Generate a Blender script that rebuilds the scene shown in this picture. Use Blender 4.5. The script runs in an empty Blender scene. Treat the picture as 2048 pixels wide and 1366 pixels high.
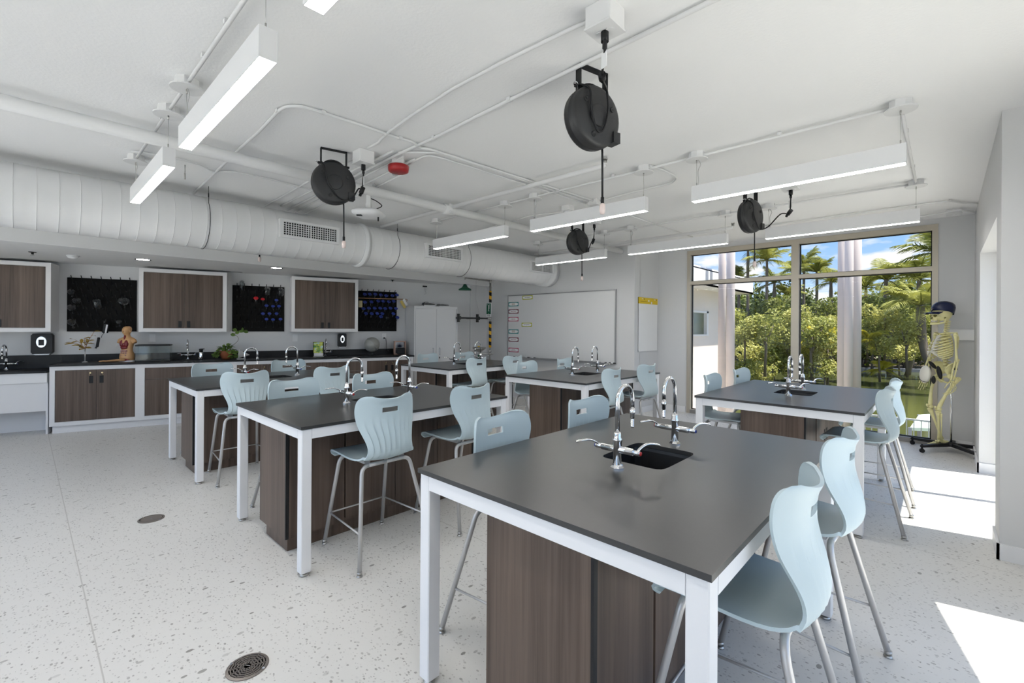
import bpy, bmesh, math, random
from math import sin, cos, pi, radians, sqrt, atan2
from mathutils import Vector, Matrix
random.seed(7)
SC = bpy.context.scene
COL = SC.collection
V = Vector
# ------------------------------------------------------------------ camera model (fitted to the room)
FPX, TH, CY, HC, RL = 920.0677, 0.75508, 653.945, 1.52103, -0.00622
def ray(px, py):
    u = (px-1024)/FPX; v = (CY-py)/FPX
    u, v = u*cos(RL)+v*sin(RL), -u*sin(RL)+v*cos(RL)
    return V((-sin(TH)+u*cos(TH), cos(TH)+u*sin(TH), v))
def at(px, py, ax, val):
    d = ray(px, py); i = 'xyz'.index(ax); o = V((0, 0, HC))
    return o + d*((val-o[i])/d[i])
def far(px, py, dist): return V((0, 0, HC)) + ray(px, py)*dist
# the cabinet wall stands at an angle to the tables
WA = 0.2855
WU = V((sin(WA), cos(WA), 0)); WN = V((cos(WA), -sin(WA), 0)); WROT = pi/2-WA
def wpt(s, c, z): return WU*s + WN*c + V((0, 0, z))
def wpx(px, py, c):
    d = ray(px, py); o = V((0, 0, HC)); h = o + d*((c-WN.dot(o))/WN.dot(d))
    return h.dot(WU), h.z
CW = -9.30      # cabinet wall plane
YB = 7.30       # whiteboard wall
YW = 8.20       # window wall
XR = 0.27       # right wall
ZC = 2.98       # ceiling
XB = -3.94      # side of the bump carrying the paper pad
# ------------------------------------------------------------------ mesh building
class MB:
    def __init__(s): s.v = []; s.f = []; s.sm = []
    def add(s, vs, fs, smooth=False):
        b = len(s.v); s.v += [tuple(p) for p in vs]
        for f in fs: s.f.append(tuple(i+b for i in f)); s.sm.append(smooth)
        return s
    def box(s, x0, x1, y0, y1, z0, z1, mat=None, bev=0):
        if bev:
            b = bev
            pr = []
            for z, i in ((z0, b), (z0+b, 0), (z1-b, 0), (z1, b)):
                pr.append([(x0+i, y0+i+ (b if not i else 0), z), (x0+i+(b if not i else 0), y0+i, z), (x1-i-(b if not i else 0), y0+i, z), (x1-i, y0+i+(b if not i else 0), z),
                           (x1-i, y1-i-(b if not i else 0), z), (x1-i-(b if not i else 0), y1-i, z), (x0+i+(b if not i else 0), y1-i, z), (x0+i, y1-i-(b if not i else 0), z)])
            vs = [p for r in pr for p in r]
            fs = [tuple(reversed(range(8))), tuple(range(24, 32))]
            for k in range(3):
                for j in range(8):
                    a = k*8+j; c = k*8+(j+1) % 8
                    fs.append((a, c, c+8, a+8))
        else:
            vs = [(x0, y0, z0), (x1, y0, z0), (x1, y1, z0), (x0, y1, z0), (x0, y0, z1), (x1, y0, z1), (x1, y1, z1), (x0, y1, z1)]
            fs = [(3, 2, 1, 0), (4, 5, 6, 7), (0, 1, 5, 4), (1, 2, 6, 5), (2, 3, 7, 6), (3, 0, 4, 7)]
        if mat is not None: vs = [mat @ V(p) for p in vs]
        return s.add(vs, fs)
    def cbox(s, c, sx, sy, sz, mat=None, bev=0):
        return s.box(c[0]-sx/2, c[0]+sx/2, c[1]-sy/2, c[1]+sy/2, c[2]-sz/2, c[2]+sz/2, mat, bev)
    def tube(s, path, r, n=8, caps=True, closed=False):
        P = [V(p) for p in path]; m = len(P)
        rs = r if isinstance(r, (list, tuple)) else [r]*m
        T = []
        for i in range(m):
            a = P[(i-1) % m] if (i > 0 or closed) else P[i]; b = P[(i+1) % m] if (i < m-1 or closed) else P[i]
            t = (b-a); T.append(t.normalized() if t.length > 1e-9 else V((0, 0, 1)))
        ref = V((0, 0, 1)) if abs(T[0].z) < .9 else V((1, 0, 0))
        nrm = T[0].cross(ref).normalized()
        vs = []
        for i in range(m):
            nrm = (nrm - T[i]*nrm.dot(T[i]))
            nrm = nrm.normalized() if nrm.length > 1e-6 else T[i].orthogonal().normalized()
            bn = T[i].cross(nrm)
            for k in range(n):
                a = 2*pi*k/n; vs.append(P[i] + (nrm*cos(a)+bn*sin(a))*rs[i])
        fs = []
        for i in range(m if closed else m-1):
            for k in range(n):
                a = i*n+k; b = i*n+(k+1) % n; c = ((i+1) % m)*n+(k+1) % n; d = ((i+1) % m)*n+k
                fs.append((a, b, c, d))
        s.add(vs, fs, True)
        if caps and not closed:
            b0 = len(s.v)-len(vs)
            s.f.append(tuple(reversed(range(b0, b0+n)))); s.sm.append(False)
            s.f.append(tuple(range(b0+(m-1)*n, b0+m*n))); s.sm.append(False)
        return s
    def cyl(s, p0, p1, r, n=16, r1=None, caps=True): return s.tube([p0, p1], [r, r if r1 is None else r1], n, caps)
    def lathe(s, prof, n=20, mat=None, smooth=True, flat=1.0, open=False):
        vs = []; m = len(prof)
        for r, z in prof:
            for k in range(n): vs.append(V((r*cos(2*pi*k/n), r*sin(2*pi*k/n)*flat, z)))
        if mat is not None: vs = [mat @ p for p in vs]
        fs = [(i*n+k, i*n+(k+1) % n, (i+1)*n+(k+1) % n, (i+1)*n+k) for i in range(m-1) for k in range(n)]
        s.add(vs, fs, smooth)
        b0 = len(s.v)-len(vs)
        if open: return s
        if prof[0][0] > 1e-5: s.f.append(tuple(reversed(range(b0, b0+n)))); s.sm.append(False)
        if prof[-1][0] > 1e-5: s.f.append(tuple(range(b0+(m-1)*n, b0+m*n))); s.sm.append(False)
        return s
    def ball(s, c, r, n=12, m=8, mat=None):
        rx, ry, rz = r if isinstance(r, (tuple, list)) else (r, r, r)
        vs = []; c = V(c)
        for i in range(m+1):
            t = pi*i/m
            for k in range(n):
                p = V((rx*sin(t)*cos(2*pi*k/n), ry*sin(t)*sin(2*pi*k/n), -rz*cos(t)))
                vs.append(c + (mat @ p if mat is not None else p))
        fs = [(i*n+k, i*n+(k+1) % n, (i+1)*n+(k+1) % n, (i+1)*n+k) for i in range(m) for k in range(n)]
        return s.add(vs, fs, True)
    def prism(s, poly, d0, d1, mat=None):
        """2D polygon (x, z) extruded along y from d0 to d1"""
        n = len(poly)
        vs = [V((x, d0, z)) for x, z in poly]+[V((x, d1, z)) for x, z in poly]
        if mat is not None: vs = [mat @ p for p in vs]
        fs = [tuple(range(n)), tuple(reversed(range(n, 2*n)))]+[(i, i+n, (i+1) % n+n, (i+1) % n) for i in range(n)]
        return s.add(vs, fs)
    def rings(s, R, smooth=True, cap=True):
        n = len(R[0]); vs = [p for r in R for p in r]
        fs = [(i*n+k, i*n+(k+1) % n, (i+1)*n+(k+1) % n, (i+1)*n+k) for i in range(len(R)-1) for k in range(n)]
        s.add(vs, fs, smooth); b0 = len(s.v)-len(vs)
        if cap:
            s.f.append(tuple(reversed(range(b0, b0+n)))); s.sm.append(False)
            s.f.append(tuple(range(b0+(len(R)-1)*n, b0+len(R)*n))); s.sm.append(False)
        return s
    def build(s, name, mat, parent=None, loc=None, rotz=0, doubles=False):
        me = bpy.data.meshes.new(name); me.from_pydata(s.v, [], s.f)
        me.polygons.foreach_set('use_smooth', s.sm)
        bm = bmesh.new(); bm.from_mesh(me)
        if doubles: bmesh.ops.remove_doubles(bm, verts=bm.verts, dist=1e-5)
        bmesh.ops.recalc_face_normals(bm, faces=bm.faces); bm.to_mesh(me); bm.free()
        me.materials.append(mat); me.update()
        o = bpy.data.objects.new(name, me); COL.objects.link(o)
        if parent is not None: o.parent = parent
        if loc is not None: o.location = loc
        if rotz: o.rotation_euler.z = rotz
        return o
def tag(o, label, cat, group=None, kind=None):
    o['label'] = label; o['category'] = cat
    if group: o['group'] = group
    if kind: o['kind'] = kind
    return o
def thing(name, label, cat, loc=(0, 0, 0), rotz=0, group=None):
    o = bpy.data.objects.new(name, None); COL.objects.link(o); o.empty_display_size = .05
    o.location = loc; o.rotation_euler = (0, 0, rotz)
    return tag(o, label, cat, group)
def dup(root, loc, rotz=0, label=None, group=None, scale=None):
    r = root.copy(); COL.objects.link(r); r.location = loc; r.rotation_euler = (0, 0, rotz)
    if label: r['label'] = label
    if group: r['group'] = group
    if scale: r.scale = (scale,)*3 if not isinstance(scale, (tuple, list)) else scale
    for ch in list(root.children):
        c = ch.copy(); COL.objects.link(c); c.parent = r
        for g in list(ch.children):
            d = g.copy(); COL.objects.link(d); d.parent = c
    return r
def struct(mb, name, mat, label=None):
    o = mb.build(name, mat); o['kind'] = 'structure'
    if label: o['label'] = label
    return o
def plabel(o, t): o['label'] = t; return o
def arc(c, r, a0, a1, n, ax='yz'):
    out = []
    for i in range(n+1):
        a = a0+(a1-a0)*i/n; p = V(c)
        i0, i1 = 'xyz'.index(ax[0]), 'xyz'.index(ax[1])
        p[i0] += r*cos(a); p[i1] += r*sin(a); out.append(p)
    return out
def smoothpath(P, sub=4):
    P = [V(p) for p in P]; out = []
    for i in range(len(P)-1):
        p0 = P[max(i-1, 0)]; p1 = P[i]; p2 = P[i+1]; p3 = P[min(i+2, len(P)-1)]
        for k in range(sub):
            t = k/sub
            out.append(.5*((2*p1)+(p2-p0)*t+(2*p0-5*p1+4*p2-p3)*t*t+(3*p1-p0-3*p2+p3)*t**3))
    out.append(P[-1]); return out
def lettering(text, size, mat, parent, loc, rot=(pi/2, 0, 0), name='lettering', align='CENTER', spacing=1.0):
    cu = bpy.data.curves.new(name, 'FONT'); cu.body = text; cu.size = size; cu.align_x = align; cu.align_y = 'CENTER'; cu.extrude = .0004; cu.space_line = spacing
    t = bpy.data.objects.new(name, cu)
    me = bpy.data.meshes.new_from_object(t); bpy.data.objects.remove(t); bpy.data.curves.remove(cu)
    me.name = name; me.materials.clear(); me.materials.append(mat)
    o = bpy.data.objects.new(name, me); COL.objects.link(o); o.parent = parent; o.location = loc; o.rotation_euler = rot
    return o
# ------------------------------------------------------------------ materials
def mat(name, col, rough=.5, metal=0, spec=.5, bump=0, bscale=40, var=0, vscale=3, emit=None, es=0, coat=0):
    m = bpy.data.materials.new(name); m.use_nodes = True; nt = m.node_tree; b = nt.nodes['Principled BSDF']
    c = (*col, 1)
    b.inputs['Base Color'].default_value = c; b.inputs['Roughness'].default_value = rough; b.inputs['Metallic'].default_value = metal
    b.inputs['Specular IOR Level'].default_value = spec
    if coat: b.inputs['Coat Weight'].default_value = coat
    if emit: b.inputs['Emission Color'].default_value = (*emit, 1); b.inputs['Emission Strength'].default_value = es
    tc = nt.nodes.new('ShaderNodeTexCoord')
    if var:
        n = nt.nodes.new('ShaderNodeTexNoise'); n.inputs['Scale'].default_value = vscale; n.inputs['Detail'].default_value = 4
        nt.links.new(tc.outputs['Object'], n.inputs['Vector'])
        mx = nt.nodes.new('ShaderNodeMix'); mx.data_type = 'RGBA'
        mx.inputs[6].default_value = tuple(max(0, x*(1-var)) for x in col)+(1,); mx.inputs[7].default_value = tuple(min(1, x*(1+var)) for x in col)+(1,)
        nt.links.new(n.outputs['Fac'], mx.inputs[0]); nt.links.new(mx.outputs[2], b.inputs['Base Color'])
    if bump:
        n = nt.nodes.new('ShaderNodeTexNoise'); n.inputs['Scale'].default_value = bscale; n.inputs['Detail'].default_value = 3
        nt.links.new(tc.outputs['Object'], n.inputs['Vector'])
        bp = nt.nodes.new('ShaderNodeBump'); bp.inputs['Strength'].default_value = bump; bp.inputs['Distance'].default_value = .01
        nt.links.new(n.outputs['Fac'], bp.inputs['Height']); nt.links.new(bp.outputs['Normal'], b.inputs['Normal'])
    return m
def wood_mat(name, dark, light, sx=45, sz=1.1, rough=.42):
    m = bpy.data.materials.new(name); m.use_nodes = True; nt = m.node_tree; b = nt.nodes['Principled BSDF']
    tc = nt.nodes.new('ShaderNodeTexCoord'); mp = nt.nodes.new('ShaderNodeMapping'); mp.inputs['Scale'].default_value = (sx, sx, sz)
    n = nt.nodes.new('ShaderNodeTexNoise'); n.inputs['Scale'].default_value = 1; n.inputs['Detail'].default_value = 5; n.inputs['Roughness'].default_value = .65
    n2 = nt.nodes.new('ShaderNodeTexNoise'); n2.inputs['Scale'].default_value = .22; n2.inputs['Detail'].default_value = 2
    ad = nt.nodes.new('ShaderNodeMath'); ad.operation = 'ADD'
    hv = nt.nodes.new('ShaderNodeMath'); hv.operation = 'MULTIPLY'; hv.inputs[1].default_value = .5
    r = nt.nodes.new('ShaderNodeValToRGB'); r.color_ramp.elements[0].position = .36; r.color_ramp.elements[0].color = (*dark, 1); r.color_ramp.elements[1].position = .64; r.color_ramp.elements[1].color = (*light, 1)
    L = nt.links.new
    L(tc.outputs['Object'], mp.inputs['Vector']); L(mp.outputs['Vector'], n.inputs['Vector']); L(mp.outputs['Vector'], n2.inputs['Vector'])
    L(n.outputs['Fac'], ad.inputs[0]); L(n2.outputs['Fac'], ad.inputs[1]); L(ad.outputs[0], hv.inputs[0]); L(hv.outputs[0], r.inputs['Fac']); L(r.outputs['Color'], b.inputs['Base Color'])
    b.inputs['Roughness'].default_value = rough; b.inputs['Specular IOR Level'].default_value = .35
    return m
def floor_mat():
    m = bpy.data.materials.new('speckled_vinyl'); m.use_nodes = True; nt = m.node_tree; b = nt.nodes['Principled BSDF']; L = nt.links.new
    tc = nt.nodes.new('ShaderNodeTexCoord')
    base = None
    cur = (.71, .695, .665, 1)
    prev = None
    for sc, thr, col, sy in ((36, .36, (.33, .315, .295, 1), 1.7), (24, .26, (.26, .245, .225, 1), .6), (60, .42, (.42, .40, .38, 1), 1.3)):
        mp = nt.nodes.new('ShaderNodeMapping'); mp.inputs['Scale'].default_value = (1, sy, 1); mp.inputs['Rotation'].default_value = (0, 0, sc)
        L(tc.outputs['Object'], mp.inputs['Vector'])
        vo = nt.nodes.new('ShaderNodeTexVoronoi'); vo.inputs['Scale'].default_value = sc; L(mp.outputs['Vector'], vo.inputs['Vector'])
        sp = nt.nodes.new('ShaderNodeSeparateColor'); L(vo.outputs['Color'], sp.inputs['Color'])
        pw = nt.nodes.new('ShaderNodeMath'); pw.operation = 'POWER'; pw.inputs[1].default_value = 1.5; L(sp.outputs['Red'], pw.inputs[0])
        ml = nt.nodes.new('ShaderNodeMath'); ml.operation = 'MULTIPLY'; ml.inputs[1].default_value = thr; L(pw.outputs[0], ml.inputs[0])
        lt = nt.nodes.new('ShaderNodeMath'); lt.operation = 'LESS_THAN'; L(vo.outputs['Distance'], lt.inputs[0]); L(ml.outputs[0], lt.inputs[1])
        f = nt.nodes.new('ShaderNodeMath'); f.operation = 'MULTIPLY'; L(lt.outputs[0], f.inputs[0]); L(sp.outputs['Green'], f.inputs[1])
        mx = nt.nodes.new('ShaderNodeMix'); mx.data_type = 'RGBA'
        L(f.outputs[0], mx.inputs[0])
        if prev is None: mx.inputs[6].default_value = cur
        else: L(prev, mx.inputs[6])
        mx.inputs[7].default_value = col; prev = mx.outputs[2]
    # welded sheet seams every 2 m
    sx = nt.nodes.new('ShaderNodeSeparateXYZ'); L(tc.outputs['Object'], sx.inputs[0])
    a = nt.nodes.new('ShaderNodeMath'); a.operation = 'ADD'; a.inputs[1].default_value = -.243; L(sx.outputs['Y'], a.inputs[0])
    w = nt.nodes.new('ShaderNodeMath'); w.operation = 'PINGPONG'; w.inputs[1].default_value = 1.0; L(a.outputs[0], w.inputs[0])
    lt = nt.nodes.new('ShaderNodeMath'); lt.operation = 'LESS_THAN'; lt.inputs[1].default_value = .003; L(w.outputs[0], lt.inputs[0])
    mx = nt.nodes.new('ShaderNodeMix'); mx.data_type = 'RGBA'; L(lt.outputs[0], mx.inputs[0]); L(prev, mx.inputs[6]); mx.inputs[7].default_value = (.52, .50, .47, 1)
    L(mx.outputs[2], b.inputs['Base Color']); b.inputs['Roughness'].default_value = .38; b.inputs['Specular IOR Level'].default_value = .4
    return m
def glass_mat(name, tint=(1, 1, 1), refl=.06, rough=.0, edge=.5):
    m = bpy.data.materials.new(name); m.use_nodes = True; nt = m.node_tree; L = nt.links.new
    nt.nodes.remove(nt.nodes['Principled BSDF']); out = nt.nodes['Material Output']
    t = nt.nodes.new('ShaderNodeBsdfTransparent'); t.inputs[0].default_value = (*tint, 1)
    g = nt.nodes.new('ShaderNodeBsdfGlossy'); g.inputs['Roughness'].default_value = rough
    lw = nt.nodes.new('ShaderNodeLayerWeight'); lw.inputs['Blend'].default_value = edge
    mp = nt.nodes.new('ShaderNodeMapRange'); mp.inputs['To Min'].default_value = refl; mp.inputs['To Max'].default_value = min(1, refl+.55); L(lw.outputs['Facing'], mp.inputs['Value'])
    pw = nt.nodes.new('ShaderNodeMath'); pw.operation = 'POWER'; pw.inputs[1].default_value = 1.6; L(mp.outputs[0], pw.inputs[0])
    mx = nt.nodes.new('ShaderNodeMixShader'); L(pw.outputs[0], mx.inputs[0]); L(t.outputs[0], mx.inputs[1]); L(g.outputs[0], mx.inputs[2]); L(mx.outputs[0], out.inputs['Surface'])
    return m
def emit_mat(name, col, s):
    m = bpy.data.materials.new(name); m.use_nodes = True; nt = m.node_tree
    nt.nodes.remove(nt.nodes['Principled BSDF']); e = nt.nodes.new('ShaderNodeEmission'); e.inputs[0].default_value = (*col, 1); e.inputs[1].default_value = s
    nt.links.new(e.outputs[0], nt.nodes['Material Output'].inputs['Surface']); return m
def leaf_mat(name, c1, c2, trans=.35):
    m = bpy.data.materials.new(name); m.use_nodes = True; nt = m.node_tree; L = nt.links.new; b = nt.nodes['Principled BSDF']
    tc = nt.nodes.new('ShaderNodeTexCoord'); n = nt.nodes.new('ShaderNodeTexNoise'); n.inputs['Scale'].default_value = 3.5; n.inputs['Detail'].default_value = 3
    L(tc.outputs['Object'], n.inputs['Vector'])
    oi = nt.nodes.new('ShaderNodeObjectInfo'); ad = nt.nodes.new('ShaderNodeMath'); ad.operation = 'MULTIPLY_ADD'; ad.inputs[1].default_value = .35; L(oi.outputs['Random'], ad.inputs[0]); L(n.outputs['Fac'], ad.inputs[2])
    r = nt.nodes.new('ShaderNodeValToRGB'); r.color_ramp.elements[0].position = .42; r.color_ramp.elements[0].color = (*c1, 1); r.color_ramp.elements[1].position = .85; r.color_ramp.elements[1].color = (*c2, 1)
    L(ad.outputs[0], r.inputs['Fac']); L(r.outputs['Color'], b.inputs['Base Color']); b.inputs['Roughness'].default_value = .55
    tr = nt.nodes.new('ShaderNodeBsdfTranslucent'); L(r.outputs['Color'], tr.inputs[0])
    mx = nt.nodes.new('ShaderNodeMixShader'); mx.inputs[0].default_value = trans
    L(b.outputs[0], mx.inputs[1]); L(tr.outputs[0], mx.inputs[2]); L(mx.outputs[0], nt.nodes['Material Output'].inputs['Surface'])
    return m
M_ceil = mat('ceiling_paint', (.90, .90, .90), .85, bump=.12, bscale=60)
M_wall = mat('grey_wall_paint', (.66, .66, .662), .8, bump=.05, bscale=120)
M_soff = mat('soffit_paint', (.78, .78, .78), .85, bump=.05, bscale=120)
M_white = mat('white_paint_trim', (.80, .80, .81), .6)
M_pipe = mat('white_painted_pipe', (.76, .76, .76), .5, bump=.05, bscale=80)
M_duct = mat('white_painted_duct', (.80, .80, .80), .33, bump=.05, bscale=12)
M_frame = mat('white_powder_coat', (.80, .80, .815), .42)
M_lam = mat('white_laminate', (.78, .77, .775), .45)
M_floor = floor_mat()
M_wood = wood_mat('brown_wood_laminate', (.068, .047, .036), (.158, .113, .088))
M_epoxy = mat('black_epoxy_top', (.034, .0335, .033), .30, spec=.6, var=.12, vscale=60)
M_counter = mat('black_counter', (.010, .010, .011), .42, spec=.3)
M_sink = mat('black_sink', (.012, .012, .013), .4)
M_blue = mat('pale_blue_plastic', (.50, .60, .635), .42, spec=.4, bump=.04, bscale=400)
M_leg = mat('silver_grey_metal', (.56, .55, .545), .38, .45)
M_chrome = mat('polished_chrome', (.82, .82, .83), .08, 1)
M_steel = mat('brushed_steel', (.5, .49, .47), .35, 1)
M_dark = mat('dark_metal', (.05, .05, .05), .4, .6)
M_black = mat('black_plastic', (.012, .012, .013), .42, spec=.3)
M_reel = mat('charcoal_reel_plastic', (.022, .022, .023), .45, bump=.1, bscale=150)
M_peg = mat('black_pegboard', (.011, .0105, .010), .8, spec=.12)
M_red = mat('red_plastic', (.38, .012, .015), .35)
M_cylblue = mat('blue_base_plastic', (.035, .06, .30), .4)
M_cylred = mat('red_base_plastic', (.55, .02, .03), .4)
M_diff = emit_mat('lit_diffuser', (1, .97, .93), 28)
M_dl = emit_mat('lit_downlight', (1, .94, .85), 60)
M_housing = mat('white_light_housing', (.74, .74, .745), .5)
M_window = glass_mat('window_glass', (.97, .985, .98), .035)
M_tint = glass_mat('grey_tinted_glass', (.72, .725, .72), .03)  # tint added to dim the outdoor view while the daylight is raised
M_glass = glass_mat('clear_glassware', (.93, .95, .95), .12, .02)
M_anod = mat('champagne_aluminium', (.50, .45, .37), .4, .35)
M_sill = mat('grey_aluminium', (.30, .29, .28), .45, .4)
M_board = mat('whiteboard_surface', (.74, .74, .74), .22)
M_alu = mat('aluminium_trim', (.45, .45, .46), .35, .8)
M_paper = mat('white_paper', (.84, .84, .84), .8)
M_yellow = mat('yellow_card', (.74, .52, .01), .6)
M_green = mat('dark_green_enamel', (.008, .10, .045), .3)
M_bone = mat('cream_yellow_bone', (.76, .71, .36), .45, var=.18, vscale=14)
M_bonew = mat('pale_cartilage', (.72, .70, .62), .5)
M_navy = mat('navy_cloth', (.008, .013, .045), .5)
M_grille = mat('dark_grille_void', (.03, .03, .03), .7)
M_skin = mat('tan_model_plastic', (.58, .33, .15), .4)
M_organ = mat('dark_red_organs', (.20, .02, .025), .4, var=.5, vscale=40)
M_gut = mat('mottled_pink_gut', (.40, .22, .20), .5, var=.6, vscale=55)
M_terra = mat('terracotta', (.30, .09, .035), .6)
M_leafhouse = leaf_mat('house_plant_leaf', (.03, .075, .012), (.16, .26, .05), .15)
M_leafdry = leaf_mat('dry_golden_leaf', (.40, .24, .03), (.62, .46, .12), .2)
M_globe = mat('grey_relief_globe', (.36, .36, .33), .3, var=.35, vscale=9)
M_plugpink = mat('translucent_plug', (.75, .62, .58), .2)
M_lockers = mat('pale_grey_steel', (.66, .66, .665), .45)
# ------------------------------------------------------------------ room shell
struct(MB().box(-11.4, 1.62, -3.2, 8.35, -.15, 0), 'floor', M_floor)
cp = [(-11.4, -3.2), (1.62, -3.2), (1.62, .80), (1.44, .80), (.78, 3.66), (.92, 3.76), (.92, 4.4), (.60, 4.83), (.60, 8.42), (-11.4, 8.42)]
struct(MB().add([V((x, y, z)) for z in (ZC, ZC+.15) for x, y in cp], [tuple(range(10)), tuple(range(19, 9, -1))]+[(i, (i+1) % 10, 10+(i+1) % 10, 10+i) for i in range(10)]), 'ceiling', M_ceil)
struct(MB().box(-11.3, -7.49, -3.2, 7.32, 2.43, ZC+.02), 'ceiling_soffit', M_soff)
def wallbox(s0, s1, c0, c1, z0, z1, mb=None, bev=0):
    """box in the cabinet-wall frame, world coordinates"""
    mt = Matrix.Translation((0, 0, 0)) @ Matrix.Rotation(WROT, 4, 'Z')
    mb = mb or MB()
    return mb.box(s0, s1, -c1, -c0, z0, z1, mt, bev)
struct(wallbox(-7.5, 4.413, CW-.18, CW, 0, ZC), 'wall_left', M_wall)
struct(MB().box(-7.85, -7.668, 6.80, 7.32, 0, ZC), 'wall_corner', M_wall)
struct(MB().box(-7.8, XB, YB, YB+.2, 0, ZC).box(XB-.2, XB, YB+.19, YW+.2, 0, ZC), 'wall_back', M_wall)
WX0, WX1, WZ1 = -3.385, -.068, 2.905
struct(MB().box(XB-.05, WX0, YW, YW+.22, 0, ZC).box(WX1, .6, YW, YW+.22, 0, ZC).box(WX0, WX1, YW, YW+.22, WZ1, ZC), 'wall_window', M_wall)
struct(MB().box(XR, .58, 7.0, YW+.01, 0, ZC).box(XR, .72, 4.45, 4.82, 0, ZC).box(XR, .58, 4.82, 7.0, 2.34, ZC), 'wall_right', M_wall)
struct(MB().box(.72, .9, 3.74, 4.82, 0, ZC).box(1.40, 1.6, -3.2, .84, 0, ZC), 'wall_right_near', M_wall)
struct(MB().box(-11.3, -8.6, -3.2, -3.0, 0, ZC).box(1.0, 1.6, -3.2, -3.0, 0, ZC).box(-8.6, 1.0, -3.2, -3.0, 2.85, ZC), 'wall_rear', M_wall)
# window 1 : frame, four panes
def window_frame(name, sections, panes, mt=None, fm=M_anod, gm=M_window):
    root = bpy.data.objects.new(name, None); COL.objects.link(root); root['kind'] = 'structure'
    f = MB()
    for b in sections: f.box(*b, mt)
    f.build('window_frame', fm, root)
    for p in panes: MB().box(*p, mt).build('window_pane', gm, root)
    return root
y0, y1, g = YW-.012, YW+.13, YW+.075
w1 = window_frame('window_1', [(WX0, WX0+.06, y0, y1, 0, WZ1), (WX1-.06, WX1, y0, y1, 0, WZ1), (WX0+.06, WX1-.06, y0, y1, WZ1-.075, WZ1), (-1.747, -1.645, y0, y1, .05, WZ1-.075),
     (WX0+.06, -1.747, y0, y1, 2.297, 2.356), (-1.645, WX1-.06, y0, y1, 2.297, 2.356)],
     [(WX0+.05, -1.74, g, g+.012, .06, 2.30), (-1.65, WX1-.05, g, g+.012, .06, 2.30), (WX0+.05, -1.74, g, g+.012, 2.35, WZ1-.07), (-1.65, WX1-.05, g, g+.012, 2.35, WZ1-.07)], gm=M_tint)
sl = MB().box(WX0+.06, WX1-.06, y0, y1, 0, .065).build('window_sill', M_sill, w1)
gk = MB()
for x0, x1 in ((WX0+.06, -1.747), (-1.645, WX1-.06)):
    for z0, z1 in ((.065, 2.297), (2.356, WZ1-.075)):
        gk.box(x0, x0+.012, g-.012, g+.022, z0, z1).box(x1-.012, x1, g-.012, g+.022, z0, z1).box(x0, x1, g-.012, g+.022, z0, z0+.012).box(x0, x1, g-.012, g+.022, z1-.012, z1)
gk.build('gasket', M_black, w1)
# window 2 in the right wall
window_frame('window_2', [(.47, .55, 4.82, 4.88, 0, 2.34), (.47, .55, 6.94, 7.0, 0, 2.34), (.47, .55, 5.89, 5.95, 0, 2.34), (.47, .55, 4.82, 7.0, 2.28, 2.34), (.47, .55, 4.82, 7.0, 0, .03)],
    [(.505, .515, 4.86, 5.91, .02, 2.3), (.505, .515, 5.93, 6.96, .02, 2.3)])
# window 3 : angled glazing beside the camera
a3 = atan2(-.974, .227); mt3 = Matrix.Translation((.747, 3.72, 0)) @ Matrix.Rotation(a3, 4, 'Z')
window_frame('window_3', [(-.02, .05, -.05, .05, 0, ZC), (2.9, 2.96, -.05, .05, 0, ZC), (1.47, 1.53, -.05, .05, 0, 2.34), (0, 2.96, -.05, .05, 2.34, 2.63), (0, 2.96, -.05, .05, 2.88, ZC), (0, 2.96, -.05, .05, 0, .03)],
    [(.04, 1.48, -.005, .005, .02, 2.35), (1.52, 2.91, -.005, .005, .02, 2.35), (.04, 2.91, -.005, .005, 2.62, 2.89)], mt3)
window_frame('window_4', [(-8.6, -8.54, -3.14, -3.06, 0, 2.85), (.94, 1.0, -3.14, -3.06, 0, 2.85), (-8.6, 1.0, -3.14, -3.06, 0, .06), (-8.6, 1.0, -3.14, -3.06, 2.79, 2.85), (-5.43, -5.37, -3.14, -3.06, .06, 2.79), (-2.23, -2.17, -3.14, -3.06, .06, 2.79)],  # unseen rear glazing, added to let in soft fill daylight
    [(-8.55, -5.42, -3.105, -3.095, .05, 2.80), (-5.38, -2.22, -3.105, -3.095, .05, 2.80), (-2.18, .95, -3.105, -3.095, .05, 2.80)])
BH = .105
struct(MB().box(XB, WX0-.02, YW-.014, YW, 0, BH).box(XB, XB+.014, YB+.2, YW, 0, BH).box(WX1, XR, YW-.014, YW, 0, BH), 'baseboard_window', M_white)
struct(MB().box(XR-.014, XR, 7.0-.014, YW, 0, BH).box(XR-.014, .5, 7.0-.014, 7.0, 0, BH), 'baseboard_right', M_white)
struct(MB().box(XR-.014, XR, 4.45-.014, 4.82, 0, BH).box(XR-.014, .74, 4.45-.014, 4.45, 0, BH).box(.706, .72, 3.76, 4.45, 0, BH), 'baseboard_pier', M_white)
struct(MB().box(-7.66, XB, YB-.014, YB, 0, BH).box(-7.668, -7.654, 6.85, YB, 0, BH), 'baseboard_back', M_white)
struct(wallbox(-7, -2.3, CW, CW+.014, 0, BH), 'baseboard_left', M_white)
struct(MB().box(-.02, XR, YW-.055, YW, 1.385, 1.525, bev=.006), 'trim_1', M_white)
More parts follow.
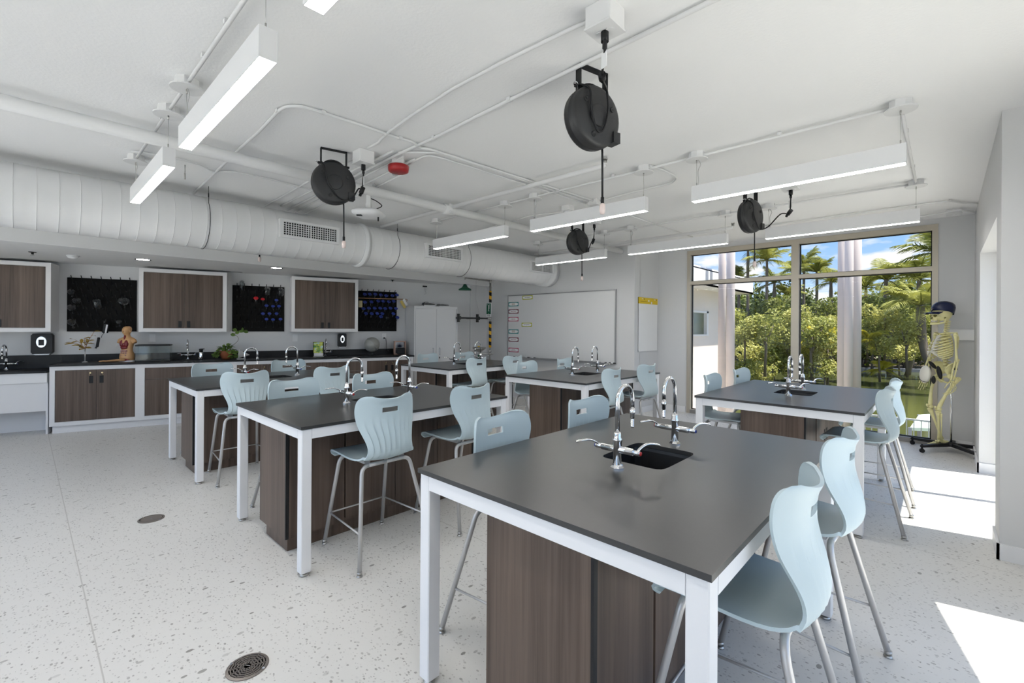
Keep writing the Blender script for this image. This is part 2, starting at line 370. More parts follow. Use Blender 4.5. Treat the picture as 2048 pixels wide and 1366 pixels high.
# ------------------------------------------------------------------ cabinets along the angled wall
CF, CU = -8.682, -8.954
def framed_cabinet(name, label, s0, s1, c, z0, z1, depth, group, kick=0, split=True, drawer=False, locks=False, hz=None, hide_left=False):
    t = thing(name, label, 'cabinet', wpt(s0, c, 0), WROT, group)
    w = s1-s0; fr = .055; d0 = .012
    b = MB(); b.box(0, w, d0+.01, depth, z0, z1)
    b.build('body', M_lam, t)
    f = MB().box(0, fr, 0, d0+.012, z0, z1).box(w-fr, w, 0, d0+.012, z0, z1).box(fr, w-fr, 0, d0+.012, z0, z0+fr).box(fr, w-fr, 0, d0+.012, z1-fr, z1)
    f.build('face_frame', M_lam, t)
    if kick:
        MB().box(.02 if s0 < -2.2 else 0, w, .05, depth, 0, z0+.005).build('toe_kick', M_lam, t)
    zt = z1-fr-.003; zb = z0+fr+.003
    if drawer:
        MB().box(fr+.003, w-fr-.003, .004, d0+.012, zt-.17, zt).build('drawer_front', M_wood, t); zt -= .174
    ds = [(fr+.003, w/2-.0015, 1), (w/2+.0015, w-fr-.003, -1)] if split else [(fr+.003, w-fr-.003, 1)]
    for x0, x1, sd in ds:
        d = MB().box(x0, x1, .003, d0+.012, zb, zt).build('door', M_wood, t)
        hx = (x1-.055 if sd > 0 else x0+.055); hh = hz if hz else zt-.14
        MB().box(hx-.022, hx+.022, -.001, .006, hh-.052, hh+.052).box(hx-.022, hx-.017, -.004, .003, hh-.052, hh+.052).box(hx-.022, hx+.022, -.004, .003, hh+.046, hh+.052).build('handle', M_black, d)
        if locks:
            k = MB().cyl((hx-.008*sd, -.006, zt-.045), (hx-.008*sd, .006, zt-.045), .011, 12).box(hx-.008*sd-.004, hx-.008*sd+.004, -.02, -.006, zt-.053, zt-.04)
            k.tube([(hx-.012*sd, -.012, zt-.05), (hx-.018*sd, -.01, zt-.075), (hx-.016*sd, -.008, zt-.09)], .003, 5)
            k.build('lock', mat_brass, d)
    return t
mat_brass = mat('brass_lock', (.62, .50, .30), .25, 1)
gu = 'wall cabinets with wood doors'
framed_cabinet('wall_cabinet', 'white framed wall cabinet with brown wood doors above the low wash counter', -3.49, -2.35, CU, 1.411, 2.39, .346, gu, hz=1.53)
framed_cabinet('wall_cabinet', 'white framed wall cabinet with brown wood doors between first two black peg boards', -1.368, -.225, CU, 1.411, 2.39, .346, gu, hz=1.53)
framed_cabinet('wall_cabinet', 'white framed wall cabinet with brown wood doors just before the blue-filled peg board', .745, 1.88, CU, 1.411, 2.39, .346, gu, hz=1.53)
gb = 'base cabinets along the angled wall'
dp = .615
framed_cabinet('base_cabinet', 'base cabinet with brown wood double doors and brass keys beside the low counter', -2.288, -1.307, CF, .104, .933, dp, gb, kick=1, locks=True)
framed_cabinet('base_cabinet', 'base cabinet with wood drawer front under the tap by the terrarium', -1.307, -.13, CF, .104, .933, dp, gb, kick=1, drawer=True, split=False)
framed_cabinet('base_cabinet', 'base cabinet with wood double doors below the potted plant and white cone', -.13, .90, CF, .104, .933, dp, gb, kick=1, locks=True)
framed_cabinet('base_cabinet', 'base cabinet with wood drawer front under the tap beside the green book', .90, 1.935, CF, .104, .933, dp, gb, kick=1, drawer=True, split=False)
framed_cabinet('base_cabinet', 'base cabinet with wood double doors under the grey globe, at the counter end', 1.935, 2.875, CF, .104, .933, dp, gb, kick=1, locks=True)
t = thing('counter', 'long black countertop with backsplash along the angled cabinet wall', 'counter', wpt(-2.31, CF, 0), WROT)
L = 2.885+2.31
c = MB(); zt0, zt1 = .9335, .957
sinks = []
for px in (372, 655):
    s, z = wpx(px, 715, -8.95); sinks.append(s+2.31)
xs = [0]; 
for q in sinks: xs += [q-.2, q+.2]
xs.append(L)
for i in range(0, len(xs), 2): c.box(xs[i], xs[i+1], -.022, dp+.0, zt0, zt1)
for q in sinks: c.box(q-.2, q+.2, -.022, .12, zt0, zt1); c.box(q-.2, q+.2, .42, dp, zt0, zt1)
c.build('worktop', M_counter, t)
MB().box(0, L, dp-.02, dp+.0, zt1, 1.068).build('backsplash', M_counter, t)
for q in sinks:
    MB().box(q-.2, q-.195, .12, .42, zt0-.16, zt1-.01).box(q+.195, q+.2, .12, .42, zt0-.16, zt1-.01).box(q-.2, q+.2, .12, .125, zt0-.16, zt1-.01).box(q-.2, q+.2, .415, .42, zt0-.16, zt1-.01).box(q-.2, q+.2, .12, .42, zt0-.165, zt0-.16).build('sink_basin', M_sink, t)
# lower accessible counter at the far left
zl = wpx(50, 743.5, CF+.02)[1]
t = thing('counter', 'lower black wash counter with white front panels beside the first base cabinet', 'counter', wpt(-4.6, CF, 0), WROT)
Lw = 4.6-2.312
MB().box(0, Lw, -.022, dp, zl-.026, zl).build('worktop', M_counter, t)
MB().box(0, Lw, dp-.02, dp, zl, 1.068).build('backsplash', M_counter, t)
MB().box(0, Lw, 0, .02, zl-.16, zl-.026).build('apron', M_lam, t)
mtx = Matrix.Translation((0, .03, zl-.16)) @ Matrix.Rotation(.10, 4, 'X')
MB().box(0, Lw, 0, .018, -.40, 0, mtx).build('knee_panel', M_lam, t)
MB().box(0, Lw, dp-.2, dp-.18, 0, zl-.026).build('back_panel', M_lam, t)
MB().box(Lw-.02, Lw, .04, dp, .0, zl-.026).build('side_panel', M_lam, t)
# ------------------------------------------------------------------ lab tables
TX, TY, TZ = 1.228, 1.78, .914
def superr(a, ax, bx, n=9): return 1/((abs(cos(a))/ax)**n+(abs(sin(a))/bx)**n)**(1/n)
def rectr(a, ax, bx): return min(ax/max(abs(cos(a)), 1e-9), bx/max(abs(sin(a)), 1e-9))
def holed_slab(ax, bx, ha, hb, z0, z1, e=.003):
    ca = atan2(bx, ax)
    A = sorted([2*pi*k/64+.013 for k in range(64)]+[ca, pi-ca, pi+ca, 2*pi-ca]); n = len(A)
    R = []
    for (rf, z, i) in ((0, z1, 0), (1, z1, 0), (1, z0, 0), (0, z0, 0)):
        ring = []
        for a in A:
            r = rectr(a, ax, bx) if rf else superr(a, ha, hb)
            ring.append(V((r*cos(a), r*sin(a), z)))
        R.append(ring)
    m = MB(); vs = [p for r in R for p in r]
    m.add(vs, [(j*n+k, j*n+(k+1) % n, ((j+1) % 4)*n+(k+1) % n, ((j+1) % 4)*n+k) for j in range(4) for k in range(n)])
    return m
LG = .062
def make_table(label, loc):
    t = thing('lab_table', label, 'table', loc, 0, 'white framed lab tables with black tops')
    o = holed_slab(TX/2, TY/2, .155, .19, TZ-.019, TZ).build('tabletop', M_epoxy, t)
    a, b = TX/2-.008, TY/2-.008
    z0, z1 = TZ-.019-.062, TZ-.019
    f = MB()
    f.box(-a+LG, a-LG, -b, -b+.03, z0, z1).box(-a+LG, a-LG, b-.03, b, z0, z1)
    f.box(-a, -a+.03, -b+LG, b-LG, z0, z1).box(a-.03, a, -b+LG, b-LG, z0, z1)
    f.box(-a+.03, a-.03, -.03, .03, z1-.05, z1-.03).build('frame', M_frame, t) if False else f.build('frame', M_frame, t)
    for sx in (-1, 1):
        for sy in (-1, 1):
            x0, x1 = sorted((sx*a, sx*(a-LG))); q0, q1 = sorted((sy*b, sy*(b-LG)))
            l = MB().box(x0, x1, q0, q1, .022, z1, bev=.004).build('leg', M_frame, t)
            cx, cy = (x0+x1)/2, (q0+q1)/2
            MB().lathe([(.024, 0), (.026, .008), (.018, .014), (.008, .016), (.008, .03)], 16, Matrix.Translation((cx, cy, 0))).build('foot', M_steel, l)
    s = MB(); d = .17; zt = TZ-.02
    n = 40
    R = []
    for sc, z in ((1.0, zt), (1.0, zt-.004), (.985, zt-.02), (.95, zt-d), (.05, zt-d-.006)):
        R.append([V((sc*superr(2*pi*k/n, .165, .20)*cos(2*pi*k/n), sc*superr(2*pi*k/n, .165, .20)*sin(2*pi*k/n), z)) for k in range(n)])
    s.rings(R, False, False).lathe([(.028, zt-d), (.03, zt-d+.004), (.02, zt-d+.004)], 16).build('sink_basin', M_sink, t)
    return t
CWD, CL0, CL1 = .24, -.835, .835    # pedestal cabinet half width and ends (table coordinates)
def make_pedestal(label, loc):
    t = thing('pedestal_cabinet', label, 'cabinet', loc, 0, 'brown wood cabinets under the lab tables')
    zt = TZ-.019-.062-.004
    # body is a hollow shell so that the basin hangs free inside
    b = MB(); w = CWD-.018
    b.box(-w, -w+.016, CL0+.02, CL1-.02, .10, zt).box(w-.016, w, CL0+.02, CL1-.02, .10, zt).box(-w, w, CL0+.02, CL1-.02, .10, .12)
    b.build('body', M_wood, t)
    MB().box(-w+.03, w-.03, CL0+.03, CL1-.05, 0, .10).build('toe_kick', M_wood, t)
    for y, q in ((CL0, CL0+.02), (CL1-.02, CL1)):
        MB().box(-CWD, CWD-.012, y, q, .10, zt).build('end_panel', M_wood, t)
        MB().box(CWD-.012, CWD, y, q, .10, zt).build('edge_strip', M_black, t)
    for sx in (-1, 1):
        xs = sorted((sx*(CWD-.018), sx*CWD))
        xf = sorted((sx*(CWD-.018), sx*(CWD-.004)))
        [MB().box(xf[0], xf[1], q0, q1, .10, zt).build('side_panel', M_wood, t) for q0, q1 in ((CL0+.024, -.425), (.425, CL1-.024))]
        for y, q, h in ((-.415, -.0015, -.05), (.0015, .415, .05)):
            d = MB().box(xs[0], xs[1], y, q, .125, zt-.01).build('door', M_wood, t)
            hs = sorted((sx*(CWD-.003), sx*(CWD+.004)))
            MB().box(hs[0], hs[1], h-.02, h+.02, .51, .61).build('handle', M_black, d)
    return t
def make_faucet(label, loc, rotz, grp, h=.285, r=.065, name='lab_faucet'):
    t = thing(name, label, 'faucet', loc, rotz, grp)
    hx = [(.030, 0), (.030, .006), (.024, .014), (.019, .018)]
    MB().lathe(hx, 8, smooth=False).lathe([(.018, .016), (.018, .115), (.021, .118), (.021, .128), (.016, .135), (.016, .150), (.012, .156)], 20).build('body', M_chrome, t)
    p = [(0, 0, .14), (0, 0, h)]+[tuple(q) for q in arc((0, r, h), r, pi, 0, 14)][1:]+[(0, 2*r, h-.045)]
    sp = MB().tube(p, .0095, 12).build('spout', M_chrome, t)
    nz = [(.0125, h-.045), (.0125, h-.065), (.010, h-.068), (.010, h-.085)]
    for k in range(5): nz += [(.0085, h-.086-k*.009), (.0062, h-.094-k*.009)]
    nz.reverse()
    MB().lathe(nz, 12, Matrix.Translation((0, 2*r, 0))).build('nozzle', M_chrome, t)
    MB().cyl((-.075, 0, .082), (.075, 0, .082), .0145, 16).build('valve_body', M_chrome, t)
    for s in (-1, 1):
        m = MB().cyl((s*.075, 0, .082), (s*.104, 0, .082), .011, 14)
        m.cyl((s*.104, 0, .082), (s*.108, 0, .082), .009, 14)
        P = smoothpath([(s*.094, 0, .088), (s*.100, .025*s, .104), (s*.112, .055*s, .114), (s*.13, .085*s, .112), (s*.145, .10*s, .108)], 4)
        n = len(P); R = []
        for i, q in enumerate(P):
            w = .006+.0065*(i/(n-1))**1.2; th = .0045
            d = (P[min(i+1, n-1)]-P[max(i-1, 0)]).normalized(); sd = d.cross(V((0, 0, 1))).normalized(); up = sd.cross(d)
            R.append([q+sd*w*cos(2*pi*k/10)+up*th*sin(2*pi*k/10) for k in range(10)])
        m.rings(R); hd = m.build('handle', M_chrome, t)
        MB().lathe([(.0001, .0), (.0085, .0), (.0085, .004), (.0001, .0045)], 12, Matrix.Translation((s*.108, 0, .082)) @ Matrix.Rotation(s*pi/2, 4, 'Y')).build('index_cap', M_red if s > 0 else M_cylblue, hd)
    return t
def dup3(root, loc, rotz, label):
    return dup(root, loc, rotz, label)
TABLES = [('the big foreground table', -.414, 1.161), ('the middle front table', -2.7985, 1.140), ('the front table by the wall cabinets', -5.163, 1.124),
          ('the far table by the white cupboard', -5.112, 4.135), ('the table facing the whiteboard', -2.826, 4.175), ('the table by the big window', -.418, 4.158)]
TL = ['white framed lab table with black top filling the foreground, sunlit floor beside it', 'white framed lab table with black top, second in the front row after the foreground one',
      'white framed lab table with black top, front row, closest to the base cabinets with keys', 'white framed lab table with black top in front of the white steel cupboard',
      'white framed lab table with black top in front of the whiteboard', 'white framed lab table with shiny black top in front of the big window']
CENT = []
proto = None
for (nm, x, y), lb in zip(TABLES, TL):
    c = (x-TX/2, y+TY/2, 0); CENT.append(c)
    if proto is None: proto = make_table(lb, c); pc = make_pedestal('brown wood cabinet under '+nm, c)
    else: dup(proto, c, 0, lb); dup(pc, c, 0, 'brown wood cabinet under '+nm)
fa = None
for (nm, x, y), c in zip(TABLES, CENT):
    for sg, wh in ((-1, 'farther from the whiteboard wall'), (1, 'nearer the whiteboard wall')):
        lb = 'chrome tap on '+nm+', '+wh
        loc = (c[0], c[1]+sg*.29, TZ); rz = 0 if sg < 0 else pi
        if fa is None: fa = make_faucet(lb, loc, rz, 'gooseneck taps on the lab tables')
        else: dup(fa, loc, rz, lb)
# wall counter taps
gt = 'gooseneck taps on the wall counters'
for px, lb, cc, z in ((376, 'chrome gooseneck tap on black wall counter beside the terrarium', -9.13, zt1), (651, 'chrome gooseneck tap on black wall counter beside the green book', -9.13, zt1), (13, 'chrome gooseneck tap on the lower wash counter', -9.13, zl)):
    s, _ = wpx(px, 700, cc); p = wpt(s, cc, z)
    dup(fa, p, WROT+pi, lb, gt, 1.0 if z == zl else .93)
# ------------------------------------------------------------------ stools
def chair_mesh():
    keys = [  # y, z, half width, forward sweep of the edges
        (0.225, 0.6220, 0.180, 0.0000), (0.238, 0.6340, 0.198, 0.0000), (0.234, 0.6480, 0.208, 0.0010), (0.200, 0.6570, 0.216, 0.0040), (0.120, 0.6570, 0.222, 0.0060), (0.040, 0.6510, 0.223, 0.0080), (-0.040, 0.6420, 0.221, 0.0120),
        (-0.110, 0.6360, 0.213, 0.0180), (-0.165, 0.6410, 0.200, 0.0240), (-0.200, 0.6600, 0.184, 0.0280), (-0.218, 0.6920, 0.171, 0.0256), (-0.222, 0.7300, 0.166, 0.0304), (-0.217, 0.7700, 0.172, 0.0384), (-0.209, 0.8100, 0.185, 0.0480),
        (-0.201, 0.8500, 0.200, 0.0576), (-0.195, 0.8900, 0.212, 0.0656), (-0.192, 0.9360, 0.220, 0.0720), (-0.193, 0.9710, 0.222, 0.0760), (-0.196, 1.0010, 0.219, 0.0776), (-0.200, 1.0260, 0.212, 0.0776), (-0.205, 1.0440, 0.200, 0.0752), (-0.209, 1.0560, 0.182, 0.0688), (-0.211, 1.0620, 0.160, 0.0592)]
    prof = []
    for a in range(len(keys)-1):
        k0, k1, k2, k3 = keys[max(a-1, 0)], keys[a], keys[a+1], keys[min(a+2, len(keys)-1)]
        for q in range(2 if a < len(keys)-2 else 3):
            t = q/2
            prof.append(tuple(.5*(2*k1[c]+(k2[c]-k0[c])*t+(2*k0[c]-5*k1[c]+4*k2[c]-k3[c])*t*t+(3*k1[c]-k0[c]-3*k2[c]+k3[c])*t**3) for c in range(4)))
    NU = 73; rows = []; m = len(prof); slot = []
    for j, (y, z, w, lift) in enumerate(prof):
        a = prof[max(j-1, 0)]; b = prof[min(j+1, m-1)]
        ty, tz = b[0]-a[0], b[1]-a[1]; l = sqrt(ty*ty+tz*tz); ny, nz = tz/l, -ty/l
        back = j > m*.38
        if back and ny < 0: ny, nz = -ny, -nz
        if not back and nz < 0: ny, nz = -ny, -nz
        row = []
        for i in range(NU):
            u = -1+2*i/(NU-1); x = u*w
            q = abs(u)**2*lift
            rib = 0
            if back and .655 < z < .915 and abs(u) < .97:
                e = min(1, (.915-z)/.10)*min(1, (z-.655)/.04)*(1-abs(u)**8)
                ph = (u*4.5+.5) % 1.0
                rib = -.0095*e*(ph/.87 if ph < .87 else (1-ph)/.13)
            zz_ = z+nz*(q*.25 if back else q)+nz*rib
            if z > 1.0: zz_ += -.020*(1-min(1, abs(u)/.8)**2)*min(1, (z-1.0)/.05)
            row.append(V((x, y+ny*(q+rib), zz_)))
        rows.append(row)
        if .945 < z < .998: slot.append(j)
    bm = bmesh.new(); g = [[bm.verts.new(p) for p in r] for r in rows]
    for j in range(m-1):
        for i in range(NU-1):
            if slot[0] <= j < slot[-1]:
                uc = abs(-1+2*(i+.5)/(NU-1)); k = (j-slot[0]+.5)/(len(slot)-1)
                if uc < .255+.05*sin(pi*k) and uc < .30: continue
            bm.faces.new((g[j][i], g[j][i+1], g[j+1][i+1], g[j+1][i]))
    bmesh.ops.recalc_face_normals(bm, faces=bm.faces)
    bmesh.ops.solidify(bm, geom=list(bm.faces), thickness=.011)
    bmesh.ops.recalc_face_normals(bm, faces=bm.faces)
    for f in bm.faces: f.smooth = True
    me = bpy.data.meshes.new('seat_shell'); bm.to_mesh(me); bm.free(); me.materials.append(M_blue)
    return me
def make_chair(label, loc, rotz):
    t = thing('lab_stool', label, 'stool', loc, rotz, 'pale blue lab stools')
    o = bpy.data.objects.new('seat_shell', chair_mesh()); COL.objects.link(o); o.parent = t
    bv = o.modifiers.new('edges', 'EDGE_SPLIT'); bv.split_angle = radians(55)
    FT = {}
    for sy, y0, yf, xf in ((1, .15, .285, .225), (-1, -.135, -.285, .27)):
        for sx in (-1, 1):
            zt = .628 if sy > 0 else .614
            P = [(0, y0, zt), (sx*.13, y0, zt), (sx*.158, y0+.003*sy, zt-.006), (sx*.178, y0+.008*sy, zt-.026), (sx*.186, y0+.014*sy, zt-.055), (sx*xf, yf, .018)]
            l = MB().tube(smoothpath(P[1:5], 3)[:-1]+[V(P[4]), V(P[5])], .0132, 10).tube([P[0], P[1]], .0132, 10).build('leg', M_leg, t)
            MB().cyl((sx*xf, yf, .012), (sx*xf, yf, .03), .0155, 12).lathe([(.018, 0), (.019, .004), (.012, .010), (.006, .014)], 12, Matrix.Translation((sx*xf, yf, 0))).build('glide', M_steel, l)
            def on(z, P=P):
                k = (P[4][2]-z)/(P[4][2]-P[5][2]); return V(P[4]).lerp(V(P[5]), k)
            FT[(sx, sy)] = on
    zr = .225
    for sx in (-1, 1): MB().tube([FT[(sx, 1)](zr), FT[(sx, -1)](zr)], .0058, 8).build('side_rail', M_leg, t)
    MB().tube([FT[(-1, 1)](zr), FT[(1, 1)](zr)], .0058, 8).build('foot_rail', M_leg, t)
    for q in (-.15, .11): MB().box(q, q+.04, -.12, .14, .622, .640).build('seat_bracket', M_leg, t)
    return t
TSHORT = ['foreground table', 'middle front table', 'front table beside wall cabinets', 'far table by white cupboard', 'table facing whiteboard', 'table by big window']
CH = [  # table index, side (+1 window side), y, rot jitter
    (0, 1, 1.68, 2), (0, 1, 2.50, -2), (0, -1, 1.72, 3), (0, -1, 2.50, -2),
    (1, 1, 1.675, 0), (1, 1, 2.44, 3), (1, -1, 1.60, 2), (1, -1, 2.34, -1),
    (2, 1, 1.535, -2), (2, 1, 2.42, 4), (2, -1, 1.57, 1), (2, -1, 2.44, -3),
    (3, 1, 4.60, 5), (3, 1, 5.40, -2), (3, -1, 4.70, 2), (3, -1, 5.50, -4),
    (4, 1, 4.60, 3), (4, 1, 5.46, -3), (4, -1, 4.64, 2), (4, -1, 5.50, 4),
    (5, 1, 4.65, -2), (5, 1, 5.45, 3), (5, -1, 4.72, 2), (5, -1, 5.60, -3)]
ch = None; seen = {}
for ti, sd, y, j in CH:
    nm, x, yy = TABLES[ti]
    first = (ti, sd) not in seen; seen[(ti, sd)] = 1
    cx = x-.066 if sd > 0 else x-TX+.094
    rz = (pi/2 if sd > 0 else -pi/2)+radians(j)
    lb = 'pale blue stool, %s side of %s, %s' % ('window' if sd > 0 else 'cabinet', TSHORT[ti], 'end farthest from whiteboard wall' if first else 'end nearest the whiteboard wall')
    if ch is None: ch = make_chair(lb, (cx, y, 0), rz)
    else: dup(ch, (cx, y, 0), rz, lb)
# ------------------------------------------------------------------ pendant lights
LX = 1.36; LZ0, LZ1 = 2.574, 2.70
def make_canopy(mb, x, y=0):
    mb.lathe([(.062, ZC-.052), (.062, ZC)], 8, Matrix.Translation((x, y, 0)) @ Matrix.Rotation(pi/8, 4, 'Z'), False).lathe([(.001, ZC-.060), (.085, ZC-.060), (.085, ZC-.052), (.001, ZC-.052)], 24, Matrix.Translation((x, y, 0)), False)
def make_light(label, loc, grp, canopy):
    t = thing('pendant_light', label, 'light', loc, 0, grp)
    w, h = .035, LX/2
    m = MB().box(-h, h, -w, w, LZ0+.004, LZ1).box(-h, -h+.004, -w, w, LZ0, LZ0+.004).box(h-.004, h, -w, w, LZ0, LZ0+.004).box(-h, h, -w, -w+.003, LZ0, LZ0+.004).box(-h, h, w-.003, w, LZ0, LZ0+.004)
    m.build('housing', M_housing, t)
    MB().box(-h+.004, h-.004, -w+.003, w-.003, LZ0, LZ0+.0035).build('diffuser', M_diff, t)
    for sx in (-1, 1):
        x = sx*(h-.03)
        c = MB(); make_canopy(c, x); c.build('ceiling_canopy', M_pipe, t)
        MB().cyl((x, 0, LZ1), (x, 0, ZC-.06), .0014, 6).cyl((x, 0, LZ1), (x, 0, LZ1+.03), .004, 8).cyl((x, 0, ZC-.085), (x, 0, ZC-.06), .005, 8).build('hanging_wire', M_steel, t)
    x = -h+.03
    MB().tube(smoothpath([(x+.012, 0, ZC-.06), (x+.03, .006, ZC-.10), (x+.012, 0, ZC-.15), (x+.014, .003, LZ1+.05), (x+.012, 0, LZ1)], 4), .0035, 8).build('power_cord', M_leg, t)
    return t
g = 'pendant lights over the tables'
LR = [(.66, (-2.635, -4.44, -.862), ['white linear pendant light hanging above the floor drain, bright underside filling view', 'white linear pendant light between the first fixture and the duct, cabinet side', 'white linear pendant light cut off by the top edge of the view']),
      (3.84, (-4.39, -2.64, -.862), ['white linear pendant light in front of the duct grille, behind the black reel and projector', 'white linear pendant light hanging above and hiding the hook of the back black reel', 'long white linear pendant light crossing above the black reel by the window']),
      (5.99, (-4.39, -2.65, -.862), ['white linear pendant light closest to the whiteboard wall, before the duct end', 'white linear pendant light above the flip pad corner and window edge', 'white linear pendant light crossing over the top of the big window'])]
pl = None
for y, xs, ls in LR:
    for x, lb in zip(xs, ls):
        if pl is None: pl = make_light(lb, (x, y, 0), g, True)
        else: dup(pl, (x, y, 0), 0, lb)
for x in (-5.9, -4.2, -2.6, -.9):  # unseen lamp row, added to brighten the room from behind
    dup(pl, (x, -1.9, 0), 0, 'white linear pendant light of the row behind the viewer', 'pendant lights behind the viewer')
# ------------------------------------------------------------------ conduits and pipes on the ceiling
def pipe(name, label, pts, r, grp=None, cat='pipe', m=M_pipe, clips=None, n=8):
    o = MB()
    o.tube(pts, r, n)
    if clips:
        for i in clips:
            p = V(pts[i]) if not isinstance(i, (tuple, list)) else V(i)
            o.cbox((p.x, p.y, p.z+r*.3), r*2.6, r*2.6, r*2.0)
    return tag(o.build(name, m), label, cat, grp)
ZP = ZC-.018
def ceilpath(pts, z=ZP, sub=3):
    return smoothpath([at(x, y, 'z', z) for x, y in pts], sub)
gc = 'white conduits on the ceiling'
pipe('conduit', 'white conduit joining the canopies of the first light row', [(.4, .66, ZP-.012), (-5.1, .66, ZP-.012)], .011, gc, clips=[(-2.9, .66, ZP), (-4.0, .66, ZP), (-2.5, .66, ZP)])
pipe('conduit', 'thin white conduit rippling from the cabinet side light canopy towards the duct', ceilpath([(262, 302), (309, 309), (352, 317), (400, 329), (430, 343), (467, 344), (538, 358), (600, 374), (650, 386)]), .009, gc)
pipe('conduit', 'white conduit with a wide bend running down past the black reel', ceilpath([(387, 387), (480, 297), (515, 266), (550, 229), (563, 218), (576, 213), (599, 213), (621, 218), (706, 245), (776, 269), (800, 277), (824, 284), (842, 296), (862, 299), (955, 329), (1077, 367), (1120, 380), (1186, 401)]), .011, gc, clips=[10, 22, 30])
yA = at(1190, 105, 'z', ZP).y
pipe('conduit', 'long white conduit crossing the ceiling above the foreground reel to the duct', ceilpath([(1470, -18), (1428, 0), (1019, 200), (868, 276), (797, 308), (575, 420)], sub=1), .012, gc, clips=[2, 3])
pipe('conduit', 'white conduit from the foreground junction box to the second junction box', ceilpath([(1179, 42), (1100, 78), (905, 208-30), (780, 262), (757, 285), (735, 296)], sub=2), .010, gc)
pipe('conduit', 'white conduit leaving the second junction box towards the duct', ceilpath([(718, 312), (640, 350), (530, 412)], sub=1), .010, gc)
for k, (a, b, lb) in enumerate((((786, 302), (562, 412), 'first of the close white conduits between reel and duct'), ((806, 313), (590, 424), 'second of the close white conduits between reel and duct'), ((830, 318), (607, 430), 'last of the close white conduits between reel and duct'))):
    pipe('conduit', lb, ceilpath([a, ((a[0]+b[0])/2, (a[1]+b[1])/2), b], sub=1), .009, gc, clips=[1])
pipe('conduit', 'white conduit of the close group, passing over the red alarm', ceilpath([(797, 305), (880, 306), (930, 322), (1083, 373), (1178, 403)], sub=2), .009, gc, clips=[5])
pipe('conduit', 'lower white conduit curving out from the red fire alarm', ceilpath([(808, 335), (845, 314), (870, 313), (925, 329), (1076, 377), (1172, 407)], sub=3), .009, gc)
pipe('conduit', 'pair of white conduits continuing past the small square box', ceilpath([(1200, 408), (1290, 442), (1385, 474)], sub=1), .010, gc)
pipe('conduit', 'white conduit leaving the fire alarm box to the far side', ceilpath([(812, 345), (770, 366), (700, 400)], sub=1), .008, gc)
y2 = 3.84
pipe('conduit', 'white conduit joining the canopies of the second light row', [(-.2, y2, ZP-.012), (-5.1, y2, ZP-.012)], .011, gc, clips=[(-.9, y2, ZP), (-2.3, y2, ZP)])
pipe('conduit', 'white conduit running from the disc canopy to the third light row', [(-.212, y2, ZP-.012), (-.212, 5.99, ZP-.012)], .011, gc, clips=[(-.212, 4.4, ZP), (-.212, 5.4, ZP)])
pipe('conduit', 'white conduit joining the canopies of the third light row', [(-.2, 5.99, ZP-.012), (-5.1, 5.99, ZP-.012)], .011, gc, clips=[(-1.75, 5.99, ZP)])
pipe('conduit', 'white conduit making a loop right of the foreground reel', ceilpath([(1300, 331), (1312, 335), (1335, 344), (1350, 352), (1352, 358), (1342, 366), (1320, 372), (1285, 380), (1234, 393), (1200, 402)]), .010, gc)
pipe('conduit', 'white conduit running from the small detector to the duct side', ceilpath([(1125, 422), (1100, 428), (1060, 432), (960, 462), (880, 486)], sub=2), .008, gc)
pipe('conduit', 'white conduit above the window wall ending at the corner', ceilpath([(1520, 453), (1700, 428), (1880, 404), (1900, 402), (1925, 406), (1957, 407)], sub=2), .010, gc)
pipe('conduit', 'white conduit through the corner junction box over the window', ceilpath([(1560, 470), (1840, 433), (1890, 425), (1920, 420), (1957, 426)], z=ZP-.02, sub=2), .012, gc)
# sprinkler mains
gs = 'white sprinkler pipes'
ps = thing('sprinkler_pipe', 'thick white sprinkler main running along the room beside the duct', 'pipe', (-4.21, 0, 2.88), 0, gs)
MB().tube([(0, -3.0, 0), (0, YB, 0)], .047, 16).build('main', M_pipe, ps)
MB().lathe([(.055, -.07), (.062, -.06), (.062, .06), (.055, .07)], 16, Matrix.Translation((0, 3.38, 0)) @ Matrix.Rotation(pi/2, 4, 'X')).cbox((.06, 3.38, .04), .02, .05, .03).cbox((.06, 3.38, -.04), .02, .05, .03).build('coupling', M_pipe, ps)
pb = thing('sprinkler_pipe', 'white sprinkler branch crossing the room above the second light row', 'pipe', (0, 3.40, 2.905), 0, gs)
MB().tube([(-5.7, 0, 0), (-2.17, 0, 0), (-2.13, 0, -.0), (-2.12, 0, .02)], .022, 12).build('branch', M_pipe, pb)
MB().cyl((-2.12, 0, .0), (-2.12, 0, .05), .016, 10).cyl((-2.12, 0, .05), (-2.12, 0, .056), .024, 12).box(-2.138, -2.134, -.003, .003, .02, .07).box(-2.106, -2.102, -.003, .003, .02, .07).build('sprinkler_head', M_steel, pb)
pb2 = dup(pb, (-.01, 6.68, 2.905), 0, 'white sprinkler branch above the lights near the window wall')
